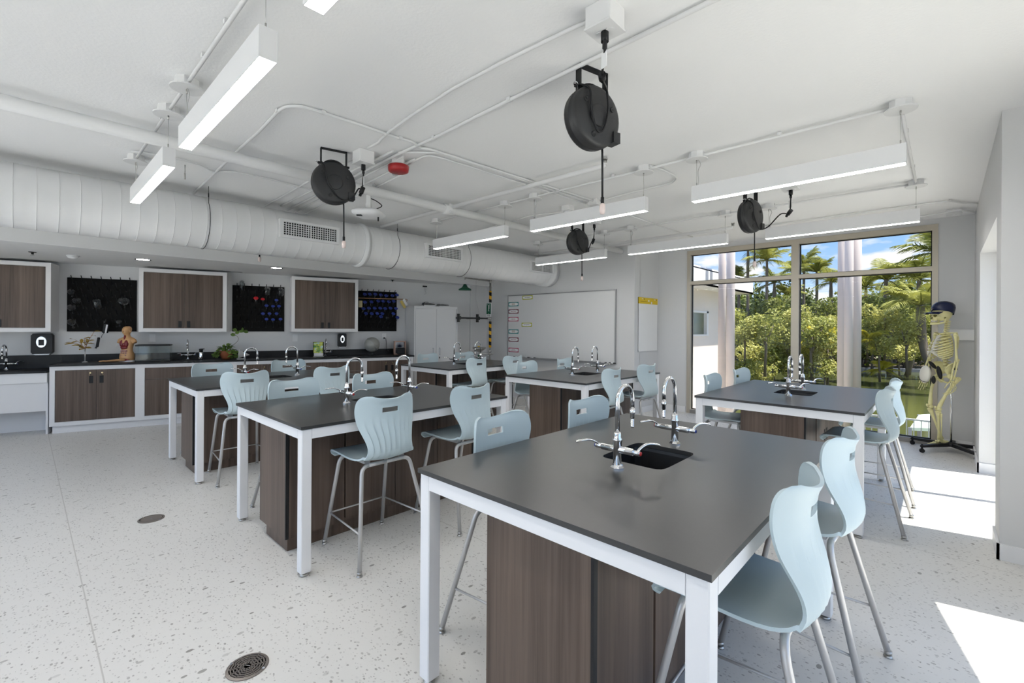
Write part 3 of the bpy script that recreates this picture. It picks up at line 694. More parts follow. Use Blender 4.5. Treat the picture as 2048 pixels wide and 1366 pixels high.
# duct
DX, DZ, DR = -5.85, 2.626, .275
du = thing('air_duct', 'large round white spiral air duct hanging along the cabinet side', 'duct', (DX, 0, DZ))
n = 40; R = []
yy = -3.0
while yy < YB:
    for dy, dr in ((0, 0), (.056, 0), (.0575, .0004), (.059, .0034), (.0605, .0004), (.062, 0), (.064, 0)):
        R.append([V(((DR+dr)*cos(2*pi*k/n), yy+dy, (DR+dr)*sin(2*pi*k/n))) for k in range(n)])
    yy += .137
R.append([V((DR*cos(2*pi*k/n), YB, DR*sin(2*pi*k/n))) for k in range(n)])
MB().rings(R).build('spiral_tube', M_duct, du)
for y in (3.14, 7.16):
    w = .04 if y < 5 else .12
    MB().rings([[V(((DR+q)*cos(2*pi*k/n), y+dy, (DR+q)*sin(2*pi*k/n))) for k in range(n)] for q, dy in ((0, -w), (.018, -w), (.018, -w*.3), (.026, -w*.25), (.026, w*.25), (.018, w*.3), (.018, w), (0, w))], True, False).build('joint_ring', M_duct, du)
def register(y0, y1, tilt=.13):
    w = (y1-y0); z = .075
    mt = Matrix.Translation((DR+.012, (y0+y1)/2, .02)) @ Matrix.Rotation(pi/2, 4, 'Z') @ Matrix.Rotation(0, 4, 'X')
    # local x along the duct, local y into the duct, z up
    fr = MB().box(-w/2-.04, -w/2, -.022, .05, -z-.03, z+.03, mt).box(w/2, w/2+.04, -.022, .05, -z-.03, z+.03, mt).box(-w/2, w/2, -.022, .05, z, z+.03, mt).box(-w/2, w/2, -.022, .05, -z-.03, -z, mt).box(-.006, .006, -.020, .0, -z, z, mt)
    r = fr.build('register', M_duct, du)
    g_ = MB(); k = int(w/.028)
    for i in range(1, k): g_.box(-w/2+w*i/k-.0035, -w/2+w*i/k+.0035, -.017, -.009, -z, z, mt)
    for i in range(1, 6): g_.box(-w/2, w/2, -.015, -.007, -z+2*z*i/6-.003, -z+2*z*i/6+.003, mt)
    g_.build('grille', M_duct, r)
    MB().box(-w/2, w/2, .004, .008, -z, z, mt).build('void', M_grille, r)
register(2.05, 2.68); register(4.09, 4.71); register(6.43, 7.02)
for y in (1.33, 3.62, 4.95):
    P = [(.02, y, ZC-DZ), (.06, y, .30)] if False else [(DR*.75, y, ZC-DZ)]+[tuple(V(((DR+.005)*cos(a), y, (DR+.005)*sin(a)))) for a in [pi*.22-i*.16 for i in range(0, 17)]]
    MB().tube(P, .003, 6).cyl((DR*.75, y, .24), (DR*.75, y, .28), .006, 8).build('hanger_cable', M_dark, du)
# junction boxes
def jbox(label, c, s=.1, h=.06, outlet=False, m=M_pipe):
    t = thing('junction_box', label, 'junction box', c, 0, 'white junction boxes on the ceiling')
    MB().cbox((0, 0, -h/2), s, s, h, bev=.004).build('box', m, t)
    MB().cbox((0, 0, -h-.004), s*1.05, s*1.05, .008).cyl((s*.2, 0, -h-.008), (s*.2, 0, -h-.012), .018, 12).cyl((-s*.2, 0, -h-.008), (-s*.2, 0, -h-.012), .018, 12).build('cover_plate', m, t)
    return t
B1 = at(1210, 16, 'z', ZC); B2 = at(727, 303, 'z', ZC); B3 = V((-1.1, 5.12, ZC)); B4 = V((-3.35, 5.12, ZC))
jbox('white ceiling junction box feeding the foreground black reel', B1, .13, .10)
jbox('white ceiling junction box feeding the black reel near the projector', B2, .13, .10)
jbox('white ceiling junction box feeding the window side black reel', B3, .13, .10)
jbox('white ceiling junction box feeding the back black reel behind the light', B4, .13, .10)
jbox('small white junction box where the conduits end behind the light', at(1190, 400, 'z', ZC), .12, .06)
jbox('flat white junction box by the corner above the window', at(1908, 420, 'z', ZC), .14, .05)
t = thing('ceiling_sensor', 'small white ceiling sensor beside the pendant light over the back reel', 'sensor', at(1136, 412, 'z', ZC))
MB().cbox((0, 0, -.03), .11, .11, .06).build('box', M_pipe, t); MB().lathe([(.05, -.06), (.05, -.075), (.035, -.09), (.001, -.092)], 20).build('lens', M_white, t)
# cord reels
RROT = radians(-14)
def make_reel(label, loc, rotz):
    t = thing('cord_reel', label, 'cord reel', loc, rotz, 'black retractable cord reels')
    # local: disc axis along x, origin at the ceiling above the drum centre
    zc = -.28; r = .172; R = Matrix.Translation((0, 0, zc)) @ Matrix.Rotation(pi/2, 4, 'Y')
    MB().lathe([(.001, -.055), (r*.86, -.055), (r*.97, -.045), (r, -.03), (r, -.006), (r*1.015, -.004), (r*1.015, .004), (r, .006), (r, .03), (r*.97, .045), (r*.86, .055), (.001, .055)], 40, R).build('drum', M_reel, t)
    hub = MB().lathe([(r*.36, .055), (r*.36, .061), (r*.33, .063), (.001, .063)], 30, R)
    for a in (.5, 2.5, 4.4): hub.lathe([(.016, .052), (.016, .062), (.010, .062), (.008, .056)], 14, Matrix.Translation((0, cos(a)*r*.68, zc+sin(a)*r*.68)) @ Matrix.Rotation(pi/2, 4, 'Y'))
    hub.cbox((.03, r*.78, zc-r*.56), .07, .05, .06, Matrix.Identity(4)).build('hub', M_reel, t)
    b = MB()
    for sy in (-1, 1): b.box(-.02, .02, sy*.10-.004, sy*.10+.004, zc+.10, .0).cyl((0, sy*.085, zc+.155), (0, sy*.125, zc+.155), .010, 10)
    b.box(-.02, .02, -.104, .104, -.006, 0)
    b.build('bracket', M_black, t)
    h = MB(); h.tube([(0, .085*cos(a), zc+.125+.065*sin(a)) for a in [pi*k/12 for k in range(13)]], .009, 8).box(-.016, .016, -.10, -.07, zc+.08, zc+.16).box(-.016, .016, .07, .10, zc+.08, zc+.16)
    h.build('carry_handle', M_black, t)
    MB().tube(smoothpath([(.0, -.104, zc+.13), (.03, -.135, zc+.15), (.03, -.15, zc+.155), (0, -.135, zc+.16), (-.01, -.104, zc+.155)], 3), .004, 6).build('latch_pin', M_chrome, t)
    yb, zb = .08, zc-.15
    MB().tube([(0, yb, zb), (.0, yb+.002, zb-.02), (0, yb+.005, zb-.30)], .006, 8).cyl((0, yb+.005, zb-.32), (0, yb+.005, zb-.28), .010, 10).build('drop_cord', M_black, t)
    MB().lathe([(.010, .04), (.016, .032), (.017, .0), (.013, -.02), (.001, -.022)], 14, Matrix.Translation((0, yb+.005, zb-.355))).build('lighted_outlet', M_plugpink, t)
    return t
RC = [(V((-1.46, 2.20, ZC-.03)), 'black cord reel hanging above the foreground table, white tag on its cord'), (V((-3.70, 1.76, ZC+.0)), 'black cord reel hanging in front of the duct beside the white projector'),
      (V((-1.50, 5.25, ZC+.0)), 'black cord reel hanging in front of the big window top'), (V((-3.72, 5.27, ZC+.0)), 'black cord reel half hidden above by a pendant light, before the whiteboard wall')]
BX = [B1, B2, B3, B4]
rl = None
for i, ((c, lb), B) in enumerate(zip(RC, BX)):
    loc = V((c.x, c.y, ZC))
    o = make_reel(lb, loc, RROT)
    zc = -.28
    inv = Matrix.Rotation(-RROT, 3, 'Z'); bl = inv @ (V((B.x, B.y, ZC-.11))-loc)
    face = .066
    if i == 0: P = [bl, bl+V((0, 0, -.09)), bl.lerp(V((face, .0, -.16)), .5)+V((0, 0, -.06)), (face+.03, .02, -.15), (face+.012, .05, -.24), (face+.006, .02, -.36), (face+.006, -.03, -.37), (face+.006, -.07, -.26), (face+.004, -.08, -.16), (0, -.10, -.11)]
    else: P = [bl, bl+V((0, 0, -.10)), bl+V((-.01, -.01, -.22)), bl.lerp(V((face, .12, -.40)), .35)+V((0, 0, -.10)), bl.lerp(V((face, .10, -.42)), .75)+V((0, 0, -.06)), (face+.01, .06, -.42), (face+.008, .0, -.38), (face+.008, -.06, -.28), (face+.004, -.085, -.17), (0, -.10, -.11)]
    P = [V(p) for p in P]
    MB().tube(smoothpath(P, 5), .0062, 8).build('feed_cord', M_black, o)
    d = (P[1]-P[0]).normalized()
    MB().cyl(P[0]+V((0, 0, .0)), P[0]+d*.045, .018, 10).cyl(P[0]+d*.045, P[0]+d*.075, .011, 10).build('plug', M_black, o)
    q = P[2]; e = (P[3]-P[1]).normalized()
    MB().cyl(q-e*.035, q+e*.02, .019, 10).cyl(q+e*.02, q+e*.045, .012, 10).build('connector', M_black, o)
    q = P[1]-V((0, 0, .01))
    MB().box(q.x-.02, q.x+.012, q.y-.002, q.y+.002, q.z-.06, q.z+.01).build('tag', M_paper, o)
for px, lb in ((519, 'black drop cord with glowing outlet end hanging below the duct, cabinet side'), (941, 'black drop cord with glowing outlet end hanging by the green shower head')):
    x = -6.27; p = at(px, 530, 'x', x); y = p.y if px < 600 else 5.35
    p = at(px, 520 if px < 600 else 552, 'x', x); zb = p.z; y = p.y
    t = thing('drop_cord', lb, 'cord', (x, y, 0), 0, 'drop cords below the duct')
    MB().tube([(.0, 0, ZC), (.0, 0, zb+.04)], .006, 8).cyl((0, 0, zb+.02), (0, 0, zb+.06), .010, 10).build('cord', M_black, t)
    MB().lathe([(.010, .04), (.018, .032), (.019, .0), (.014, -.02), (.001, -.022)], 14, Matrix.Translation((0, 0, zb))).build('lighted_outlet', M_plugpink, t)
# fire alarm
t = thing('fire_alarm', 'red ceiling fire alarm strobe on a white box', 'alarm', at(797, 318, 'z', ZC), radians(-40))
MB().cbox((0, 0, -.03), .10, .10, .06).build('box', M_pipe, t)
MB().lathe([(.085, -.06), (.092, -.065), (.085, -.11), (.066, -.118), (.001, -.118)], 28).build('housing', M_red, t)
MB().cbox((0, -.03, -.125), .05, .045, .03, bev=.004).build('strobe', M_glass, t)
lettering('FIRE', .03, M_paper, t, (.0, -.089, -.094), (pi/2+.18, 0, 0))
# projector on a pole
pp = at(738, 370, 'z', ZC)
t = thing('ceiling_projector', 'white rounded ceiling projector on a pole behind the black reel', 'projector', (pp.x, pp.y, 0), radians(40))
pz = at(738, 428, 'y', pp.y).z
MB().cbox((0, 0, ZC-.04), .11, .11, .08).cbox((0, 0, ZC-.006), .16, .16, .012).cbox((0, 0, (ZC+pz)/2), .045, .03, ZC-pz).build('mount_pole', M_pipe, t)
MB().cbox((.0, 0, pz+.06), .05, .05, .09).build('joint', M_pipe, t)
R = []
for z, sx, sy in ((-.035, .07, .08), (-.03, .115, .125), (-.005, .15, .155), (.015, .15, .155), (.028, .13, .135), (.032, .10, .10)):
    R.append([V((superr(2*pi*k/32, sx, sy, 4)*cos(2*pi*k/32), superr(2*pi*k/32, sx, sy, 4)*sin(2*pi*k/32), pz+z)) for k in range(32)])
MB().rings(R).build('projector_body', M_white, t)
MB().cbox((-.06, -.1, pz-.036), .05, .03, .012).cbox((.1, .0, pz-.05), .012, .012, .05).build('sensor_bar', M_black, t)
MB().tube(smoothpath([(.02, 0, pz+.16), (.07, .02, pz+.14), (.13, .02, pz+.09), (.09, .01, pz+.06), (.04, 0, pz+.035)], 4), .005, 8).build('cable', M_black, t)
# hanging eye hooks
for px, py, lb in ((372, 352, 'small eye hook with spring holding the duct cable near the second light'),):
    p = at(px-2, 330, 'z', ZC)
    t = thing('eye_hook', lb, 'hook', (p.x, p.y, ZC))
    MB().cyl((0, 0, 0), (0, 0, -.05), .004, 8).tube([(.012*cos(a), 0, -.062+.012*sin(a)) for a in [2*pi*k/14 for k in range(14)]], .003, 6, closed=True).cyl((0, 0, -.075), (0, 0, -.13), .007, 8).build('hook', M_steel, t)
# soffit fittings
ZS = 2.43
def at_s(px, py): return at(px, py, 'z', ZS)
for (px, py), lb in (((286, 519), 'lit recessed downlight between the first and second wall cabinets'), ((553, 536), 'lit recessed downlight above the second black peg board')):
    t = thing('downlight', lb, 'light', at_s(px, py), 0, 'recessed downlights in the soffit')
    MB().lathe([(.075, -.001), (.075, -.004), (.092, -.006), (.092, .0)], 28, open=True).build('trim_ring', M_dark, t); MB().lathe([(.001, -.0015), (.074, -.0015)], 28).build('lens', M_dl, t)
for x, y in ((-8.51, -.45), (-8.96, -2.03)): dup(t, (x, y, ZS), 0, 'lit recessed downlight in the soffit beyond the view, cabinet side')
for (px, py), lb in (((65, 504), 'small sprinkler head in the soffit above the first wall cabinet'), ((785, 560), 'small sprinkler head in the soffit above the blue-filled peg board')):
    t = thing('ceiling_sprinkler', lb, 'sprinkler', at_s(px, py), 0, 'sprinkler heads in the soffit')
    MB().lathe([(.04, 0), (.036, -.006), (.014, -.008), (.012, -.03), (.001, -.03)], 18).build('escutcheon', M_dark, t); MB().lathe([(.02, -.04), (.022, -.043), (.001, -.044)], 14).cyl((-.012, 0, -.03), (-.012, 0, -.042), .002, 6).cyl((.012, 0, -.03), (.012, 0, -.042), .002, 6).build('deflector', M_steel, t)
t = thing('smoke_detector', 'white dome smoke detector in the soffit above the glassware peg board', 'detector', at_s(146, 511))
MB().lathe([(.065, 0), (.065, -.015)], 24).build('base', M_white, t); MB().lathe([(.06, -.015), (.055, -.03), (.03, -.042), (.001, -.045)], 24).build('dome', M_white, t)
p0, p1 = at_s(446, 541), at_s(487, 544)
t = thing('slot_diffuser', 'narrow slotted air vent in the soffit above the second peg board', 'vent', p0, atan2(p1.y-p0.y, p1.x-p0.x))
l = (p1-p0).length; MB().box(0, l, 0, .07, -.004, 0).build('frame', M_white, t); MB().box(.01, l-.01, .012, .058, -.006, -.003).build('slot', M_dark, t)
# ------------------------------------------------------------------ peg boards and what hangs on them
PA = radians(42)
def make_pegboard(label, px0, px1, yb, yt, cols, rows, first=0):
    s0, z0 = wpx(px0, yb, CW+.015); s1, _ = wpx(px1, yb, CW+.015); _, z1 = wpx(px0, yt, CW+.015)
    w, h = s1-s0, z1-z0
    t = thing('peg_board', label, 'peg board', wpt(s0, CW, z0), WROT, 'black drying peg boards')
    MB().box(0, w, -.016, 0, 0, h).build('board', M_peg, t)
    pm = MB().cyl((0, 0, 0), (0, -.165*cos(PA), .165*sin(PA)), .006, 7).lathe([(.010, 0), (.008, .01)], 8, Matrix.Rotation(pi/2, 4, 'X'))
    pk = None
    for r in range(rows):
        nn = cols if r % 2 == 0 else cols-1
        for k in range(nn):
            x = w*(.085+(.83)*(k+(.5 if r % 2 else 0))/(cols-1)); z = h*(.895-.80*r/(rows-1))
            if pk is None: pk = pm.build('peg', M_black, t)
            else:
                q = pk.copy(); COL.objects.link(q); q.parent = t; pk_ = q
                q.location = (x, -.016, z); continue
            pk.location = (x, -.016, z)
    return t
pb1 = make_pegboard('black peg board holding clear glass flasks, between first two wall cabinets', 133.6, 273, 663, 554.6, 7, 8)
pb2_ = make_pegboard('black peg board with two red and some blue based cylinders, above the potted plant', 464.4, 568.3, 662.9, 570, 7, 7)
pb3 = make_pegboard('black peg board crowded with blue based cylinders, beside the white cupboard', 714, 793, 662.5, 581, 7, 7)
AX = Matrix.Rotation(WROT, 4, 'Z') @ Matrix.Rotation(pi/2-PA, 4, 'X')     # local z = peg direction, outwards and up
AX = Matrix.Rotation(WROT, 4, 'Z') @ Matrix.Rotation(pi/2+PA*0, 4, 'X')
def pegaxis():
    d = (WN*cos(PA)+V((0, 0, sin(PA)))).normalized()
    x = WU; y = d.cross(x)
    return Matrix((x, y, d)).transposed().to_4x4()
PAX = pegaxis()
def hang(px, py, c): 
    s, z = wpx(px, py, c); return wpt(s, c, z)
def rootm(o, p, rot): o.location = p; o.rotation_euler = rot.to_euler()
def glassware(label, px, py, r, kind):
    t = thing('glass_flask' if kind != 'beaker' else 'glass_beaker', label, 'flask' if kind != 'beaker' else 'beaker', (0, 0, 0), 0, 'glassware on the peg boards')
    rootm(t, hang(px, py, CW+.13), PAX)
    if kind == 'beaker': pr = [(.001, 0), (r*.9, 0), (r, -.006), (r, -r*2.3), (r*1.06, -r*2.4), (r*.96, -r*2.3), (r*.94, -.01), (.001, -.006)]
    elif kind == 'tube': pr = [(.001, 0), (r, -.004), (r, -.26), (r*.92, -.26), (r*.9, -.01), (.001, -.008)]
    else: pr = [(.001, 0), (r*.7, -.002), (r*.95, -.012), (r, -.03), (r*.8, -r*1.2), (r*.36, -r*1.9), (r*.33, -r*2.5), (r*.42, -r*2.6), (r*.30, -r*2.5), (.001, -r*1.0)]
    MB().lathe(pr, 20).build('glass_body', M_glass, t)
    return t
for i, (px, py, r, k, lb) in enumerate(((142, 581, .045, 'f', 'small clear flask topmost in left column of the glassware peg board'), (153, 598, .055, 'f', 'clear flask second down, set inwards, on the glassware peg board'),
        (143, 612, .055, 'f', 'clear flask third down in left column of the glassware peg board'), (143, 641, .055, 'f', 'clear flask lowest in left column of the glassware peg board'),
        (193, 600, .055, 'beaker', 'clear beaker hanging alone in the middle of the glassware peg board'), (246, 599, .078, 'f', 'largest clear round flask on the glassware peg board'), (237, 641, .045, 'f', 'dim small flask above the torso model head on peg board'),
        (484, 563, .036, 'tube', 'tall clear measuring cylinder at top left corner of the second peg board'), (535, 577, .05, 'beaker', 'clear beaker on top row of second peg board, next to the corner one'), (562, 579, .05, 'beaker', 'clear beaker at top right corner of the second peg board'),
        (775, 634, .04, 'f', 'small clear flask low among blue cylinders on the third peg board'))):
    glassware(lb, px, py, r, k)
def cyl_proto(m, nm):
    t = thing('graduated_cylinder', nm, 'cylinder', (0, 0, 0), 0, 'coloured base cylinders on the peg boards')
    MB().lathe([(.001, .0), (.040, .0), (.042, -.006), (.030, -.016), (.016, -.022), (.013, -.03), (.001, -.03)], 6, None, False).build('base', m, t)
    MB().lathe([(.012, -.03), (.012, -.15), (.0105, -.15), (.0105, -.03)], 12).build('tube', M_glass, t)
    return t
rows2 = [('upper row', [(553, 600)]), ('second row', [(533, 611), (546, 612), (558, 612)]), ('third row', [(526, 627), (539, 627), (553, 627)]), ('bottom row', [(533, 638), (546, 639), (561, 638)])]
rows3 = [('top row', [(729.7, 588.3), (739.5, 588), (750.7, 588), (762, 589.6), (772.5, 591), (785, 591), (794, 589.6)]), ('second row', [(730, 604), (743, 603.5), (756.7, 601.5), (766.5, 602), (777.8, 603), (787.6, 602)]),
         ('third row', [(727, 616.7), (738, 616), (749.4, 616), (760.6, 616), (770.5, 616.7), (781, 616), (792, 616.7)]), ('bottom row', [(732, 626.6), (743.5, 627), (754.7, 626.6), (764.6, 627), (762, 633), (787, 627), (795, 634.5)])]
ORD = ['first', 'second', 'third', 'fourth', 'fifth', 'sixth', 'seventh']
bp_ = None
for bn, rr in (('second peg board', rows2), ('third peg board', rows3)):
    for rn, pts in rr:
        for k, (px, py) in enumerate(pts):
            lb = 'blue based cylinder, %s from left in the %s of the %s' % (ORD[k], rn, bn)
            if len(pts) == 1: lb = 'single blue based cylinder in the %s of the %s' % (rn, bn)
            o = cyl_proto(M_cylblue, lb) if bp_ is None else dup(bp_, (0, 0, 0), 0, lb)
            bp_ = bp_ or o
            rootm(o, hang(px, py, CW+.12), PAX)
            o.scale = (1.0,)*3 if 'third peg' in bn else (.8,)*3
o = cyl_proto(M_cylred, 'larger red based cylinder in the middle of the second peg board'); rootm(o, hang(512, 596, CW+.13), PAX)
o2 = dup(o, (0, 0, 0), 0, 'smaller red based cylinder next to the larger one, second peg board'); rootm(o2, hang(525.5, 598, CW+.13), PAX); o2.scale = (.8,)*3
# wooden stick with things on the third board
pA = hang(716, 596, CW+.12); pB = hang(806, 598.5, CW+.12)
M_stick = mat('pale_wood_stick', (.42, .24, .13), .6)
tag(MB().tube([pA, pB], .009, 8).build('wooden_stick', M_stick), 'thin wooden stick laid across the pegs of the third peg board', 'stick')
t = thing('sponge_pad', 'cream pad hanging from the wooden stick next to the wall cabinet', 'pad', hang(721, 608, CW+.13), WROT)
MB().cbox((0, 0, 0), .07, .03, .13, bev=.008).build('pad', mat('cream_pad', (.62, .53, .30), .8), t)
t = thing('brush', 'yellow and white paddle brush hanging from the end of the wooden stick', 'brush', hang(806, 603, CW+.12), WROT)
mt = Matrix.Rotation(-.55, 4, 'Y')
MB().cbox((-.03, 0, -.05), .055, .02, .17, mt, .006).build('paddle', mat('yellow_paddle', (.66, .50, .14), .6), t)
MB().cbox((.03, -.012, -.04), .05, .02, .15, mt, .006).build('cover', M_white, t)
MB().tube([(.06+.03*cos(a), 0, .03+.02*sin(a)) for a in [2*pi*k/16 for k in range(16)]], .006, 6, closed=True).build('loop', M_stick, t)
t = thing('hanging_sensor', 'black sensor with silver stripe and dangling cord under the glassware peg board', 'sensor', hang(212, 655, CW+.10), WROT)
mt = Matrix.Rotation(.14, 4, 'Y')
MB().cbox((0, 0, -.01), .07, .05, .15, mt, .01).cyl((-.01, 0, .06), (-.02, .03, .13), .02, 10).build('body', M_black, t)
MB().cbox((.012, -.027, -.02), .02, .006, .13, mt).build('stripe', M_white, t)
MB().tube(smoothpath([(-.02, 0, -.08), (-.045, 0, -.12), (-.055, 0, -.16)], 4), .003, 6).build('cord', M_black, t)
MB().cbox((-.06, 0, -.235), .032, .03, .15, mt, .006).cbox((-.07, 0, -.32), .02, .02, .02, mt).build('handle_grip', M_black, t)
# dispensers
def dispenser(label, px, py, w, h):
    p = hang(px, py, CW)
    t = thing('soap_dispenser', label, 'dispenser', p, WROT, 'black wall dispensers')
    pr = [(-.5, -.42), (-.42, -.5), (.42, -.5), (.5, -.42), (.5, .40), (.40, .5), (-.40, .5), (-.5, .40)]
    MB().prism([(x*w, z*h) for x, z in pr], -.10, 0).build('cover', M_black, t)
    R = []
    for k, (y, sc) in enumerate(((-.100, 1), (-.108, .9))): R.append([V((sc*w*.27*cos(a), y, h*.08+sc*h*.30*sin(a))) for a in [2*pi*i/20 for i in range(20)]])
    MB().rings(R, False).build('silver_oval', M_chrome, t)
    MB().cbox((0, -.109, h*.06), w*.26, .006, h*.28, bev=.002).build('view_window', M_black, t)
    MB().prism([(-.40*w, -.5*h), (.40*w, -.5*h), (.32*w, -.56*h), (-.32*w, -.56*h)], -.09, -.01).build('spout_lip', M_alu, t)
    return t
dispenser('black soap dispenser on wall above the low wash counter', 88, 687, .225, .295)
dispenser('black soap dispenser on wall below the cabinet, right of the green book', 683, 680, .15, .255)
M_outlet = mat('white_outlet_plastic', (.78, .78, .78), .4)
def outlet(label, px, py):
    t = thing('wall_outlet', label, 'outlet', hang(px, py, CW), WROT, 'white wall outlets')
    MB().cbox((0, -.003, 0), .085, .006, .125, bev=.002).build('plate', M_outlet, t)
    for dz in (.028, -.028): MB().lathe([(.017, 0), (.017, .003)], 16, Matrix.Translation((0, -.006, dz)) @ Matrix.Rotation(pi/2, 4, 'X')).build('socket', M_outlet, t)
    return t
outlet('white wall outlet above the glass terrarium', 305, 676)
outlet('white wall outlet above the white cone, beside second peg board', 590, 676)
to = outlet('white wall outlet with black cord plugged in, beside the globe', 768, 673)
t = thing('power_cord', 'black power cord hanging from the wall outlet beside the globe', 'cord', hang(768, 676, CW+.01), WROT)
MB().cyl((0, 0, 0), (0, -.03, 0), .016, 10).tube(smoothpath([(0, -.03, 0), (.02, -.05, -.01), (.035, -.04, -.08), (.045, -.02, -.16), (.045, -.03, -.235), (.05, -.08, -.245), (.05, -.2, -.247)], 4), .0035, 6).build('cord', M_black, t)
# ------------------------------------------------------------------ on the counter
def con(px, c): s, _ = wpx(px, 715, c); return wpt(s, c, zt1)
t = thing('leaf_specimen', 'dry golden leaf branch on a slim metal stand on the counter', 'plant', con(170, -9.05), WROT)
MB().lathe([(.034, 0), (.034, .012), (.008, .02)], 16).cyl((0, 0, .02), (0, 0, .20), .008, 8).build('stand', M_leg, t)
br = MB(); lv = MB()
def leafquad(mb, p, d, n, l, w, droop=.3):
    d = d.normalized(); s = d.cross(n).normalized()
    vs = []; 
    for k, ww in ((0, .04), (.3, .8), (.6, 1.0), (.85, .55), (1, .03)):
        q = p+d*(l*k)-V((0, 0, 1))*(droop*l*k*k)
        vs += [q-s*w*ww*.5+n*.06*w*ww, q, q+s*w*ww*.5+n*.06*w*ww]
    fs = []
    for k in range(4):
        fs += [(k*3, k*3+1, k*3+4, k*3+3), (k*3+1, k*3+2, k*3+5, k*3+4)]
    mb.add(vs, fs, True)
rd = random.Random(5)
for k in range(5):
    e = V(([-.16, -.10, -.02, .06, .10][k], rd.uniform(-.06, .06), [.30, .34, .36, .36, .46][k]))
    P = smoothpath([(0, 0, .19), V((0, 0, .24)).lerp(e, .35), e], 4); br.tube(P, .003, 5)
    for j in range(5):
        q = P[int((j+1)/5*(len(P)-1))]; d = V((e.x+rd.uniform(-.1, .1), rd.uniform(-.15, .15), rd.uniform(-.02, .1)))
        leafquad(lv, q, d, V((0, -.4, 1)).normalized(), rd.uniform(.07, .12), rd.uniform(.035, .055), .2)
br.build('twig', M_stick, t); lv.build('leaves', M_leafdry, t)
# anatomy torso
t = thing('torso_model', 'tan anatomy torso model showing red organs, standing beside the terrarium', 'anatomy model', con(254, -9.02), WROT+radians(-32))
k_ = 28
def ell(z, rx, ry, y=0, x=0, sq=2.3): return [V((x+superr(2*pi*i/k_, rx, ry, sq)*cos(2*pi*i/k_), y+superr(2*pi*i/k_, rx, ry, sq)*sin(2*pi*i/k_), z)) for i in range(k_)]
MB().lathe([(.001, 0), (.105, 0), (.105, .018), (.10, .022), (.001, .022)], 28, None, False, .8).build('base', M_white, t)
MB().rings([ell(.02, .092, .07), ell(.06, .098, .078), ell(.11, .092, .076, .003), ell(.16, .075, .06), ell(.20, .073, .057), ell(.25, .085, .065), ell(.30, .098, .068), ell(.335, .112, .058, .003), ell(.355, .10, .05, .006), ell(.372, .06, .042, .008), ell(.385, .038, .036, .006), ell(.41, .036, .036, 0), ell(.425, .038, .045, -.008), ell(.44, .044, .058, -.01), ell(.47, .050, .064, -.006), ell(.50, .050, .062, 0), ell(.525, .040, .050, .004), ell(.54, .016, .022, .006)]).ball((0, -.070, .462), (.010, .014, .014)).ball((0, -.052, .435), (.02, .014, .014)).ball((.050, 0, .462), (.008, .014, .020)).ball((-.050, 0, .462), (.008, .014, .020)).build('torso', M_skin, t)
MB().cyl((-.10, 0, .32), (-.122, 0, .285), .036, 14, .03).ball((-.10, 0, .318), .037).cyl((.10, 0, .32), (.122, 0, .285), .036, 14, .03).ball((.10, 0, .318), .037).build('shoulder_stump', M_skin, t)
m = MB(); m.ball((-.035, -.052, .275), (.032, .024, .055)).ball((.035, -.052, .275), (.032, .024, .055)).ball((.008, -.064, .26), (.026, .02, .03)).ball((0, -.055, .215), (.055, .022, .026)).cyl((0, -.045, .31), (0, -.038, .40), .012, 10)
m.build('organs', M_organ, t)
m = MB()
for q in range(9): m.ball(((q % 3-1)*.030, -.056+.004*(q % 2), .10+(q//3)*.032), (.021, .018, .017))
m.build('intestines', M_gut, t)
# hand model lying on the counter
t = thing('hand_model', 'tan hand model lying flat on the counter before the torso', 'anatomy model', con(222, -8.93)+V((0, 0, .006)), WROT+radians(186))
R = []
for x, ry, rz, zc in ((-.16, .024, .020, .022), (-.10, .025, .020, .022), (-.05, .027, .017, .02), (0, .036, .015, .017), (.04, .040, .013, .015), (.065, .038, .010, .013)):
    R.append([V((x, ry*cos(2*pi*i/14), zc+rz*sin(2*pi*i/14))) for i in range(14)])
m = MB().rings(R)
for j, (y, l) in enumerate(((-.030, .058), (-.010, .072), (.011, .068), (.030, .050))):
    m.tube(smoothpath([(.055, y, .014), (.065+l*.5, y*1.1, .018), (.065+l, y*1.15, .010)], 4), [.0085]*4+[.0075]*4+[.0055], 8)
m.tube(smoothpath([(.0, -.030, .016), (.035, -.055, .016), (.065, -.062, .012)], 4), [.011]*4+[.009]*4+[.006], 8)
m.build('hand', M_skin, t)
MB().tube([(-.155, 0, .022), (-.21, 0, .022)], [.022, .016], 12).build('forearm_cut', M_organ, t)
# glass terrarium
sA, _ = wpx(271, 715, -8.95); sB, _ = wpx(340, 715, -8.95)
t = thing('terrarium', 'empty glass terrarium with black rim on the counter', 'terrarium', wpt(sA, -9.20, zt1), WROT)
w = sB-sA; hh = .245; dd = .27
m = MB()
m.box(0, w, -dd, -dd+.005, .01, hh).box(0, w, -.005, 0, .01, hh).box(0, .005, -dd, 0, .01, hh).box(w-.005, w, -dd, 0, .01, hh)
m.build('glass_walls', M_glass, t)
MB().box(-.004, w+.004, -dd-.004, -dd+.012, hh-.012, hh+.01).box(-.004, w+.004, -.012, .004, hh-.012, hh+.01).box(-.004, .012, -dd, 0, hh-.012, hh+.01).box(w-.012, w+.004, -dd, 0, hh-.012, hh+.01).box(-.004, w+.004, -dd-.004, .004, 0, .012).build('rim', M_black, t)
MB().box(.01, w-.01, -dd+.01, -.01, hh, hh+.004).build('lid_screen', M_dark, t)
